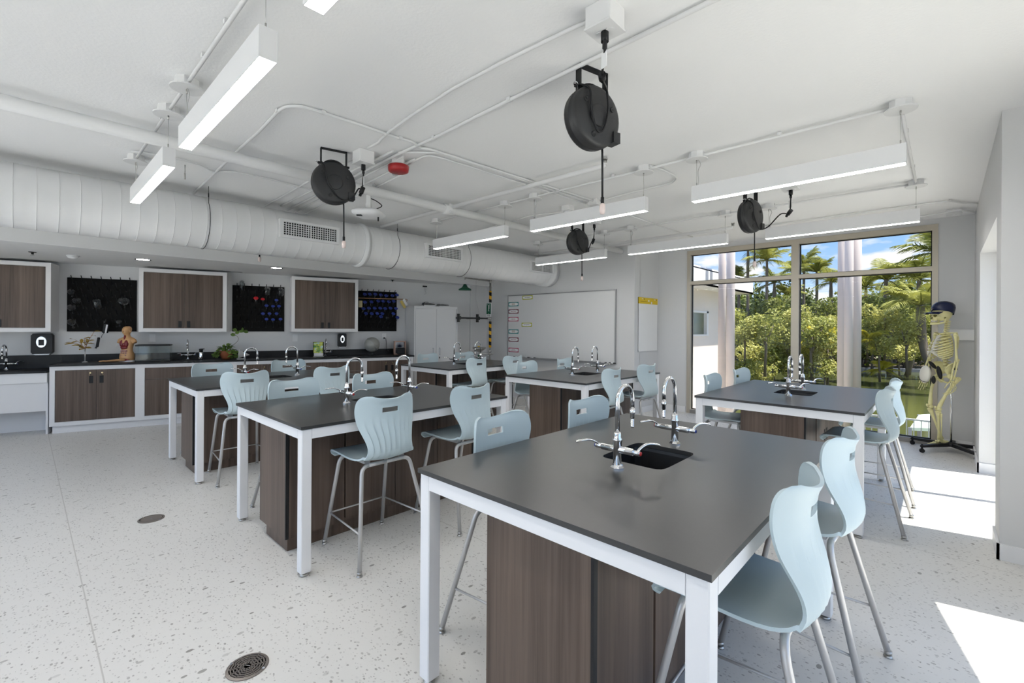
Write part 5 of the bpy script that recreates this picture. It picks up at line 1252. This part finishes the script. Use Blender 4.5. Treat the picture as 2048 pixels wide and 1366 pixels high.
# pelvis
m = MB()
for s in (-1, 1):
    R = []
    for u in range(9):
        a = -1.0+u*.33; row = []
        for v in range(2): pass
        c = V((-.035+.085*sin(a), s*(.075+.055*cos(a*.8)), 1.055+.0*a)); R.append(c)
    # iliac wing as a thick curved sheet
    top = [V((.055, s*.118, 1.045)), V((.035, s*.140, 1.085)), V((.0, s*.145, 1.108)), V((-.04, s*.125, 1.112)), V((-.075, s*.075, 1.09)), V((-.085, s*.045, 1.05))]
    bot = [V((.030, s*.098, .98)), V((.015, s*.105, .965)), V((-.005, s*.105, .955)), V((-.025, s*.095, .955)), V((-.05, s*.065, .975)), V((-.06, s*.04, .99))]
    vs = []
    for a, b in zip(top, bot):
        mid = a.lerp(b, .5)+V((0, -s*.018, 0)); vs += [a, mid, b]
    th = V((0, -s*.012, 0)); k = len(vs)
    vs2 = vs+[p+th for p in vs]; fs = []
    for i in range(5):
        for j in range(2):
            a = i*3+j; fs += [(a, a+1, a+4, a+3), (k+a+3, k+a+4, k+a+1, k+a)]
    for i in range(5): fs += [(i*3, i*3+3, k+i*3+3, k+i*3), (i*3+2+3, i*3+2, k+i*3+2, k+i*3+2+3)]
    fs += [(0, k, k+1, 1), (1, k+1, k+2, 2), (15, 16, k+16, k+15), (16, 17, k+17, k+16)]
    m.add(vs2, fs, True); m.tube(top, .009, 8)
    m.ball((-.005, s*.095, .95), (.032, .024, .032)).tube(smoothpath([(.01, s*.085, .945), (.05, s*.05, .93), (.055, s*.01, .915)], 3), .011, 8).tube(smoothpath([(-.02, s*.085, .935), (-.035, s*.065, .89), (-.01, s*.05, .865), (.03, s*.03, .885), (.052, s*.012, .905)], 3), .010, 8)
R = []
for z, x, w, d in ((1.02, -.045, .045, .022), (.99, -.062, .045, .020), (.95, -.078, .034, .014), (.91, -.080, .018, .010), (.875, -.066, .008, .006)): R.append([V((x+d*cos(2*pi*i/12), w*sin(2*pi*i/12), z)) for i in range(12)])
m.rings(R); m.build('pelvis', M_bone, t)
LEG = {1: [V((-.01, .105, .945)), V((-.055, .165, .925)), V((.10, .075, .545)), V((.045, .0, .155))], -1: [V((-.01, -.105, .945)), V((-.02, -.165, .925)), V((.09, -.085, .55)), V((.005, -.01, .155))]}
for s in (1, -1):
    h_, tr, kn, an = LEG[s]
    m = MB().ball(h_, .022).tube([h_, tr], [.014, .018], 8).ball(tr, .024)
    Q = smoothpath([tr, tr.lerp(kn, .35)+V((.022, 0, 0)), tr.lerp(kn, .7)+V((.015, 0, 0)), kn], 4); L_ = len(Q)
    m.tube(Q, [.024-.009*sin(pi*min(1, i/(L_-1)*1.15)) if i < L_*.8 else .017+.012*(i-L_*.8)/(L_*.2) for i in range(L_)], 10)
    m.ball(kn+V((0, .019, -.004)), (.026, .019, .024)).ball(kn+V((0, -.019, -.004)), (.026, .019, .024)).ball(kn+V((.034, 0, .014)), (.010, .017, .019))
    m.build('thigh_bone', M_bone, t)
    k2 = kn+V((0, 0, -.038))
    m = MB().ball(k2, (.030, .036, .014)); Q = [k2.lerp(an, i/8) for i in range(9)]
    m.tube(Q, [.030, .021, .016, .0135, .0125, .012, .0125, .015, .020], 10)
    m.tube([k2+V((-.014, s*.030, -.02)), k2.lerp(an, .5)+V((-.014, s*.028, 0)), an+V((-.008, s*.024, -.008))], [.010, .0065, .011], 8)
    m.build('lower_leg_bones', M_bone, t)
    f = MB().ball(an+V((-.045, 0, -.035)), (.030, .019, .020)).ball(an+V((-.005, 0, -.02)), (.024, .020, .016))
    dr = V((.9, .18*s, -.50)).normalized()
    for q in range(5):
        o = an+V((.02, s*(.020-.010*q), -.028)); f.ball(o, .011, 8, 6)
        a = o+dr*.025; b = o+dr*(.085-.004*q)+V((0, s*(.010-.006*q), 0)); c = b+V((.03, 0, -.012))
        f.tube([a, a.lerp(b, .5), b], [.0075, .005, .0068], 6).ball(b, .0075, 6, 5).tube([b, c], [.0062, .0045], 6).ball(c, .0052, 6, 5)
    f.build('foot_bones', M_bone, t)
# cap
tc_ = thing('cap', 'shiny dark navy cap with brim worn by the skeleton', 'cap', (SK.x, SK.y, 0), radians(212))
R = []
for z, r, x in ((1.733, .101, .0), (1.76, .107, -.004), (1.80, .108, -.010), (1.835, .098, -.016), (1.862, .074, -.020), (1.875, .040, -.022), (1.878, .006, -.022)):
    R.append([V((hx-.03+x+r*1.10*cos(2*pi*i/28), r*.90*sin(2*pi*i/28), z-(.030*(1-cos(2*pi*i/28+pi))*-.5 if z < 1.74 else 0)-.028*(1 if z < 1.74 else .3)*max(0, -cos(2*pi*i/28)))) for i in range(28)])
MB().rings(R, True, False).build('crown', mat('glossy_navy', (.008, .013, .05), .25), tc_)
vs = []; nn = 13
for rr in (0, .5, 1):
    for i in range(nn):
        a = -1.15+2.3*i/(nn-1); r0 = .108; x = hx-.03+r0*cos(a)+rr*.085*cos(a)**.5 if cos(a) > 0 else hx-.03+r0*cos(a)
        vs.append(V((x, r0*.9*sin(a)*(1+.05*rr), 1.745-.012*rr-.02*abs(sin(a))*rr)))
k = len(vs); fs = []
for j in range(2):
    for i in range(nn-1): a = j*nn+i; fs += [(a, a+1, a+nn+1, a+nn), (k+a+nn, k+a+nn+1, k+a+1, k+a)]
fs += [(2*nn+i, 2*nn+i+1, k+2*nn+i+1, k+2*nn+i) for i in range(nn-1)]
MB().add(vs+[p+V((0, 0, -.005)) for p in vs], fs, True).build('brim', bpy.data.materials['glossy_navy'], tc_)
# padded guard hanging at the pelvis
gp = thing('padded_guard', 'white rounded guard with black pads hung at the skeleton pelvis', 'guard', (SK.x, SK.y, 0), radians(212))
m = MB(); m.ball((.165, -.055, .955), (.045, .080, .115), 20, 14, Matrix.Rotation(-.25, 3, 'X')); m.build('white_shell', M_bonew, gp)
for c_, r_, mm in (((.10, -.03, 1.075), (.022, .026, .062), Matrix.Rotation(.7, 3, 'Y')), ((.085, .065, .99), (.022, .032, .085), Matrix.Rotation(.35, 3, 'X')), ((.125, .03, .895), (.02, .024, .05), None)):
    MB().ball(c_, r_, 14, 10, mm).build('black_pad', M_black, gp)
MB().cbox((-.10, .05, 1.07), .02, .03, .09).build('strap', M_black, gp)
MB().tube(smoothpath([(.205, -.115, .92), (.205, -.07, .875), (.195, -.01, .862), (.18, .03, .865)], 4), .004, 6).build('edge_piping', M_black, gp)
# ------------------------------------------------------------------ outside
ZG = -1.5
o = MB().box(-60, 80, 8.6, 160, ZG-.3, ZG).build('ground', mat('leafy_ground', (.10, .075, .04), .9, var=.6, vscale=2)); o['kind'] = 'structure'
o = MB().box(-20, 12, -25, -3.22, -.3, -.12).box(1.66, 12, -3.22, 8.3, -.3, -.12).build('terrace', mat('pale_concrete_terrace', (.46, .45, .42), .9, var=.1)); o['kind'] = 'structure'  # unseen pale slab, added to bounce sunlight up onto the ceiling
bk0, bk1 = at(1560, 735, 'z', ZG+.12), at(1880, 743, 'z', ZG+.12)
dv = (bk1-bk0).normalized(); nv = V((-dv.y, dv.x, 0))
o = MB().add([V((-4.5, 12.5, ZG+.02)), V((30, 12.5, ZG+.02)), V((30, 30, ZG+.02)) , bk1+dv*30-V((0, 0, .1)), bk0-dv*2-V((0, 0, .1))], [(0, 1, 2, 3, 4)]).build('canal_water', mat('green_canal_water', (.075, .085, .03), .12, bump=.25, bscale=3)); o['kind'] = 'structure'; o['label'] = 'green canal water beyond the railing'
wl = MB(); a, b = bk0-dv*8, bk1+dv*30
wl.add([a+V((0, 0, -.5)), b+V((0, 0, -.5)), b+V((0, 0, .12)), a+V((0, 0, .12)), a+nv*.5+V((0, 0, -.5)), b+nv*.5+V((0, 0, -.5)), b+nv*.5+V((0, 0, .12)), a+nv*.5+V((0, 0, .12))], [(0, 1, 2, 3), (4, 5, 6, 7), (3, 2, 6, 7), (0, 1, 5, 4), (0, 3, 7, 4), (1, 2, 6, 5)])
o = wl.build('canal_bank', mat('grey_seawall', (.16, .17, .20), .8, var=.3)); o['kind'] = 'structure'
# neighbouring house
XH = -5.5; XE = -4.87
yf = at(1437, 680, 'x', XH).y; ye = at(1506, 588, 'x', XE).y; ze = at(1506, 588, 'x', XE).z; zf = at(1506, 562, 'x', XE).z
t = thing('house', 'cream neighbouring house with white metal roof seen through the window', 'house', (XH, yf, 0))
M_cream = mat('cream_stucco', (.80, .72, .66), .85, bump=.1, bscale=30); M_roof = mat('white_metal_roof', (.80, .79, .78), .4)
wy0, wy1 = at(1384, 640, 'x', XH).y-yf, at(1416, 640, 'x', XH).y-yf; wz0, wz1 = at(1405, 672, 'x', XH).z, at(1405, 622, 'x', XH).z
yn = 9.3-yf
MB().box(-9, 0, yn, wy0-.3, ZG, ze).box(-9, 0, wy1, 0, ZG, ze).box(-9, 0, wy0-.3, wy1, ZG, wz0).box(-9, 0, wy0-.3, wy1, wz1, ze).build('wall', M_cream, t)
f = MB().box(-.10, .02, wy1-.14, wy1, wz0, wz1).box(-.10, .02, wy0-.3, wy1, wz1-.06, wz1).box(-.10, .03, wy0-.3, wy1, wz0, wz0+.05).build('window', M_frame, t)
MB().box(-.12, -.08, wy0-.3, wy1-.14, wz0, wz1).build('pane', mat('dark_house_glass', (.10, .12, .05), .08, spec=.8), f)
MB().box(XE-XH-.05, XE-XH, yn, ye-yf, ze, zf).box(-9, XE-XH, yn, ye-yf, ze, ze+.05).build('eave', M_roof, t)
r = MB(); e0 = XE-XH; 
r.add([(e0, yn, zf), (e0, ye-yf, zf), (-3.4, ye-yf-3.2, zf+1.25), (-3.4, yn, zf+1.25), (e0, yn, zf-.03), (e0, ye-yf, zf-.03), (-3.4, ye-yf-3.2, zf+1.2), (-3.4, yn, zf+1.2)], [(0, 1, 2, 3), (7, 6, 5, 4), (0, 4, 5, 1), (1, 5, 6, 2)])
for k in range(30):
    y = yn+k*.42
    if y < ye-yf-.1:
        top = min(1, max(.05, (ye-yf-y)/3.2)); r.add([(e0, y, zf), (e0, y+.03, zf), (e0-(e0+3.4)*top, y+.03, zf+1.25*top), (e0-(e0+3.4)*top, y, zf+1.25*top), (e0, y, zf+.05), (e0, y+.03, zf+.05), (e0-(e0+3.4)*top, y+.03, zf+1.25*top+.05), (e0-(e0+3.4)*top, y, zf+1.25*top+.05)], [(4, 5, 6, 7), (0, 1, 5, 4), (1, 2, 6, 5), (3, 0, 4, 7)])
r.add([(e0, ye-yf, zf), (-9, ye-yf, zf), (-3.4, ye-yf-3.2, zf+1.25)], [(0, 1, 2)])
r.build('roof', M_roof, t)
o = MB().box(-5.5, -2.3, 9.2, 16.5, ZG-.1, ZG+.08).build('patio', bpy.data.materials['pale_concrete_terrace']); o['kind'] = 'structure'  # pale slab added to bounce light onto the house wall under the eave
# columns
M_col = mat('pale_mauve_column', (.62, .55, .53), .7, bump=.05)
for px, w_, ds, lb in ((1443.5, 14, 13.0, 'round pale column left of the pair standing before the house'), (1460.5, 16, 12.6, 'round pale column right of the pair standing before the house'),
        (1684, 16, 13.6, 'round pale column, house side of the cluster of three'), (1697, 15, 13.0, 'round pale column, middle of the cluster of three'), (1712, 17, 13.6, 'round pale column, skeleton side of the cluster of three')):
    p = far(px, 700, ds); tag(MB().lathe([(w_/2/920*ds, ZG), (w_/2/920*ds, 7.2)], 24).build('column', M_col, None, (p.x, p.y, 0)), lb, 'column', 'columns outside the window')
# railing
yr = 11.0; zr_ = at(1830, 838, 'y', yr).z
t = thing('railing', 'pale metal railing with thin pickets outside the window corner', 'railing', (0, yr, 0))
MB().box(-1.35, 1.6, -.025, .025, zr_-.03, zr_).box(-1.35, 1.6, -.02, .02, ZG, ZG+.05).build('rail', mat('pale_railing_paint', (.62, .64, .58), .5), t)
pk = MB().box(-.008, .008, -.008, .008, ZG+.04, zr_-.02).build('picket', bpy.data.materials['pale_railing_paint'], t); pk.location.x = -1.3
for k in range(1, 29):
    q = pk.copy(); COL.objects.link(q); q.parent = t; q.location.x = -1.3+k*.10
p = [at(x, y, 'z', zr_-.35) for x, y in ((1838, 829), (1900, 826), (1900, 858), (1820, 855))]
t = thing('dock_canopy', 'flat pale green canopy on thin posts beyond the railing', 'canopy', (p[3].x, p[3].y, 0))
o = p[3].copy(); o.z = 0
qs = [x-o for x in p]
MB().add(qs+[x+V((0, 0, -.06)) for x in qs], [(0, 1, 2, 3), (7, 6, 5, 4)]+[(i, (i+1) % 4, 4+(i+1) % 4, 4+i) for i in range(4)]).build('top_sheet', mat('pale_green_sheet', (.60, .74, .60), .6), t)
for x in qs: MB().box(x.x-.03, x.x+.03, x.y-.03, x.y+.03, ZG, x.z).build('post', M_alu, t)
# planting
M_bark = mat('grey_brown_bark', (.17, .14, .11), .9, bump=.4, bscale=20)
LM = {'dark': leaf_mat('dark_green_foliage', (.035, .060, .012), (.16, .20, .03)), 'mid': leaf_mat('fresh_green_foliage', (.09, .125, .018), (.36, .37, .07)), 'lime': leaf_mat('yellow_green_foliage', (.22, .25, .04), (.60, .57, .18)),
      'palm': leaf_mat('palm_frond_green', (.09, .12, .02), (.40, .40, .10)), 'gold': leaf_mat('golden_palm_frond', (.34, .32, .02), (.66, .58, .06))}
def shrub_mesh(seed, n=1500, ls=.11):
    rd = random.Random(seed); mb = MB()
    blobs = [(V((rd.uniform(-.55, .55), rd.uniform(-.5, .5), rd.uniform(-.35, .6))), rd.uniform(.32, .55)) for _ in range(9)]
    for i in range(n):
        c, r = blobs[rd.randrange(9)]
        d = V((rd.gauss(0, 1), rd.gauss(0, 1), rd.gauss(.25, 1))).normalized(); p = c+d*r*rd.uniform(.65, 1.0)
        a = V((rd.gauss(0, 1), rd.gauss(0, 1), rd.gauss(.1, .7))).normalized(); nn_ = (d+V((rd.gauss(0, .5), rd.gauss(0, .5), rd.gauss(.3, .5)))).normalized()
        s = nn_.cross(a)
        if s.length < .01: continue
        s.normalize(); l = ls*rd.uniform(.6, 1.3); w = l*.42
        mb.add([p, p+a*l*.5+s*w, p+a*l, p+a*l*.5-s*w], [(0, 1, 2, 3)], False)
    return mb
SH = {}
def shrub(kind, seed, p, r, lb, grp, flat=.9):
    k = (kind, seed)
    if k not in SH:
        t = thing('shrub', lb, 'shrub', p, 0, grp)
        shrub_mesh(seed+hash(kind) % 7 if False else seed).build('foliage', LM[kind], t)
        MB().tube([(0, 0, -2.2), (.05, 0, -.9), (0, 0, .1)], [.06, .05, .03], 7).tube([(.02, 0, -.8), (.3, .1, .1)], [.04, .02], 6).tube([(.02, 0, -.8), (-.3, -.1, .2)], [.04, .02], 6).build('stem', M_bark, t)
        SH[k] = t
    else: t = dup(SH[k], p, 0, lb, grp)
    t.location = p; t.rotation_euler.z = random.uniform(0, 6.28); t.scale = (r, r, r*flat)
    return t
rd = random.Random(3)
gd, gm, gl = 'dark trees closing the view beyond the canal', 'fresh green bushes along the far bank', 'sunlit yellow green bushes near the far bank'
for px in range(1455, 1900, 34):
    shrub('dark', 1+rd.randrange(3), far(px+rd.uniform(-9, 9), rd.uniform(632, 668), rd.uniform(38, 46)), rd.uniform(2.6, 3.4), 'dark green bushy tree in the dense growth beyond the canal', gd, 1.15)
for px in range(1460, 1900, 30):
    shrub('dark', 1+rd.randrange(3), far(px+rd.uniform(-9, 9), rd.uniform(672, 712), rd.uniform(34, 38)), rd.uniform(1.7, 2.3), 'dark green bushy tree in the dense growth beyond the canal', gd, 1.0)
for px in range(1475, 1895, 30):
    shrub('mid', 4+rd.randrange(3), far(px+rd.uniform(-10, 10), rd.uniform(622, 690), rd.uniform(30, 34)), rd.uniform(1.1, 1.7), 'fresh green leafy bush standing along the far bank', gm, 1.0)
for px, py, r in ((1490, 668, 1.0), (1530, 655, 1.3), (1575, 680, 1.2), (1500, 712, 1.2), (1548, 715, 1.3), (1590, 735, 1.1), (1625, 665, 1.5), (1655, 690, 1.2), (1610, 712, 1.2), (1650, 735, 1.0), (1480, 742, .9), (1525, 748, 1.0), (1735, 655, .9), (1770, 640, 1.2), (1815, 665, 1.2), (1760, 690, 1.0), (1800, 705, 1.0), (1850, 690, .9), (1595, 640, 1.1), (1668, 650, 1.0)):
    shrub('lime', 7+rd.randrange(3), far(px, py, rd.uniform(24, 28)), r*.95, 'sunlit yellow green bush with round leaves near the bank', gl, .95)
# palms
def frond(mb, base, d, L_, droop, nl=34, w=.34, seed=0):
    rd2 = random.Random(seed); P = []
    up = V((0, 0, 1))
    for i in range(nl+1):
        u = i/nl; P.append(base+d*(L_*u)+up*(L_*(.22*u-droop*u*u)))
    mb.tube([P[0], P[nl//3], P[2*nl//3], P[nl]], [.022*L_, .016*L_, .010*L_, .003*L_], 5)
    s0 = d.cross(up).normalized()
    for i in range(2, nl):
        tdir = (P[i+1]-P[i-1]).normalized(); u = i/nl; ll = L_*w*sin(pi*min(1, u*.85+.15))**.8
        for sg in (-1, 1):
            dd = (s0*sg*.8+tdir*.55+up*(.10-.30*rd2.random())).normalized(); q = P[i]; e = q+dd*ll-up*ll*.22; m_ = q+dd*ll*.5+up*.0
            wv = tdir*ll*.030+up*ll*.008
            mb.add([q-wv, m_-wv*1.4, e, m_+wv*1.4, q+wv], [(0, 1, 3, 4), (1, 2, 3)], False)
PM = {}
def palm(label, px, py, dist, flen, kind='palm', trunk=True, tr=.10, lean=0, nf=15, grp='palms beyond the window', seed=1, ground=None):
    c = far(px, py, dist); L_ = flen/920*dist
    key = (kind, seed, nf)
    g_ = ZG if ground is None else ground
    t = thing('palm_tree' if trunk else 'palm_clump', label, 'palm', c, random.uniform(0, 6.28), grp)
    if key not in PM:
        mb = MB(); rr = random.Random(seed)
        for k in range(nf):
            a = 2*pi*k/nf*1.0+rr.uniform(-.25, .25); el = rr.uniform(-.25, 1.15)
            frond(mb, V((0, 0, 0)), V((cos(a)*cos(el), sin(a)*cos(el), sin(el))), 1.0*rr.uniform(.8, 1.1), rr.uniform(.35, .65), seed=k)
        o = mb.build('fronds', LM[kind], t); PM[key] = o.data
    else:
        o = bpy.data.objects.new('fronds', PM[key]); COL.objects.link(o); o.parent = t
    o.scale = (L_,)*3
    if trunk:
        h = c.z-g_
        MB().tube(smoothpath([(lean*h*.25, 0, -h), (lean*h*.05, 0, -h*.6), (0, 0, -h*.25), (0, 0, .05)], 4), [tr*1.25]+[tr]*10+[tr*.8]*2, 9).build('trunk', M_bark, t)
    return t
PL = [('slim palm, fronds rising above the house roof edge', 1496, 500, 34, 62, 'palm', 1, .10), ('slim palm with spreading fronds beside the window mullion', 1534, 520, 32, 58, 'palm', 1, .09), ('thin dark palm leaning behind the bushes, house side', 1478, 560, 36, 40, 'palm', 1, .10),
      ('thin palm with pale trunk right behind the yellow green bushes', 1549, 566, 33, 44, 'palm', 1, .11), ('small crowned palm above the dark growth by the mullion', 1575, 590, 33, 44, 'palm', 1, .09), ('slim palm whose crown meets the mullion top', 1608, 530, 38, 52, 'palm', 1, .10), ('slim palm with hanging fruit just past the mullion', 1634, 545, 36, 48, 'palm', 1, .10),
      ('short palm with crown beside the column cluster', 1662, 565, 34, 44, 'palm', 1, .12), ('feathery palm peeking behind the column cluster, skeleton side', 1732, 575, 36, 50, 'palm', 1, .12), ('broad palm with yellow stalks in the upper right pane', 1772, 560, 31, 62, 'palm', 1, .14),
      ('leaning coconut palm with thick ringed trunk beside the skeleton', 1843, 612, 24, 88, 'palm', 1, .19), ('tall palm with high fronds cut by the window frame near skeleton', 1880, 505, 21, 95, 'palm', 1, .16), ('palm with upright fronds behind the leaning coconut palm', 1838, 560, 29, 75, 'palm', 1, .14),
      ('far palm crown low over the treetops by the mullion', 1590, 545, 44, 40, 'palm', 1, .12), ('far palm crown low over the treetops, centre of right pane', 1800, 590, 40, 46, 'palm', 1, .12)]
for k, (lb, px, py, ds, fl, kd, trk, tr) in enumerate(PL): palm(lb, px, py, ds, fl, kd, True, tr, lean=-.9 if 'leaning coconut' in lb else random.uniform(-.2, .2), seed=1+k % 3)
for lb, px, py, ds, fl in (('golden fronded palm clump glowing left of the column cluster', 1642, 668, 26, 58), ('golden fronded palm clump right of the column cluster', 1738, 668, 25, 46), ('low golden fronded clump by the canal edge', 1765, 726, 25, 36), ('yellow fronded clump at the bank beside the bushes', 1558, 690, 27, 30)):
    palm(lb, px, py+14, ds, fl, 'gold', False, nf=13, grp='golden palm clumps', seed=5)
# ------------------------------------------------------------------ sky, sun, camera
w = bpy.data.worlds.new('sky'); SC.world = w; w.use_nodes = True; nt = w.node_tree; L_ = nt.links.new
bg = nt.nodes['Background']; tc = nt.nodes.new('ShaderNodeTexCoord'); sx = nt.nodes.new('ShaderNodeSeparateXYZ'); L_(tc.outputs['Generated'], sx.inputs[0])
rp = nt.nodes.new('ShaderNodeValToRGB'); e = rp.color_ramp.elements; e[0].position = 0.0; e[0].color = (.55, .68, .85, 1); e[1].position = .55; e[1].color = (.13, .30, .70, 1)
q = e.new(.16); q.color = (.26, .46, .78, 1); L_(sx.outputs['Z'], rp.inputs['Fac'])
az = nt.nodes.new('ShaderNodeMath'); az.operation = 'ADD'; az.inputs[1].default_value = .22; L_(sx.outputs['Z'], az.inputs[0])
dx = nt.nodes.new('ShaderNodeMath'); dx.operation = 'DIVIDE'; L_(sx.outputs['X'], dx.inputs[0]); L_(az.outputs[0], dx.inputs[1])
dy = nt.nodes.new('ShaderNodeMath'); dy.operation = 'DIVIDE'; L_(sx.outputs['Y'], dy.inputs[0]); L_(az.outputs[0], dy.inputs[1])
cb = nt.nodes.new('ShaderNodeCombineXYZ'); L_(dx.outputs[0], cb.inputs[0]); L_(dy.outputs[0], cb.inputs[1])
nz = nt.nodes.new('ShaderNodeTexNoise'); nz.inputs['Scale'].default_value = 2.3; nz.inputs['Detail'].default_value = 7; nz.inputs['Roughness'].default_value = .55; L_(cb.outputs[0], nz.inputs['Vector'])
cr = nt.nodes.new('ShaderNodeValToRGB'); cr.color_ramp.elements[0].position = .50; cr.color_ramp.elements[1].position = .60; L_(nz.outputs['Fac'], cr.inputs['Fac'])
mx = nt.nodes.new('ShaderNodeMix'); mx.data_type = 'RGBA'; mx.inputs[7].default_value = (.80, .80, .80, 1); L_(cr.outputs['Color'], mx.inputs[0]); L_(rp.outputs['Color'], mx.inputs[6]); L_(mx.outputs[2], bg.inputs['Color'])
bg.inputs['Strength'].default_value = 1.9
sun = bpy.data.lights.new('sun', 'SUN'); sun.energy = 14.0; sun.angle = .009; sun.color = (1, .95, .86)
so_ = bpy.data.objects.new('sun', sun); COL.objects.link(so_); so_.rotation_euler = V((-1, -.22, -2.8)).to_track_quat('-Z', 'Y').to_euler(); so_.location = (4, 3, 8)
cam = bpy.data.cameras.new('camera'); co = bpy.data.objects.new('camera', cam); COL.objects.link(co)
cam.sensor_width = 36; cam.lens = 36*FPX/2048; cam.shift_x = 0; cam.shift_y = -(683-CY)/2048; cam.clip_start = .05; cam.clip_end = 500
fw = V((-sin(TH), cos(TH), 0)); rt = V((cos(TH), sin(TH), 0)); up = V((0, 0, 1))
# roll about the principal axis
X_ = rt*cos(RL)+up*(-sin(RL)) if False else rt*cos(-RL)+up*sin(-RL)
Y_ = fw.cross(X_)*-1
m3 = Matrix((X_, Y_, -fw)).transposed(); 
if Y_.z < 0: m3 = Matrix((X_, -Y_, -fw)).transposed()
co.matrix_world = Matrix.Translation((0, 0, HC)) @ m3.to_4x4()
SC.camera = co
SC.view_settings.view_transform = 'Standard'; SC.view_settings.look = 'None'; SC.view_settings.gamma = 1; SC.view_settings.exposure = .42
SC.view_settings.use_curve_mapping = False
SC.cycles.max_bounces = 10; SC.cycles.diffuse_bounces = 5; SC.cycles.glossy_bounces = 4; SC.cycles.transparent_max_bounces = 16; SC.cycles.transmission_bounces = 6
SC.cycles.sample_clamp_indirect = 8; SC.cycles.caustics_reflective = False; SC.cycles.caustics_refractive = False
SC.cycles.use_denoising = True
bpy.context.view_layer.update()
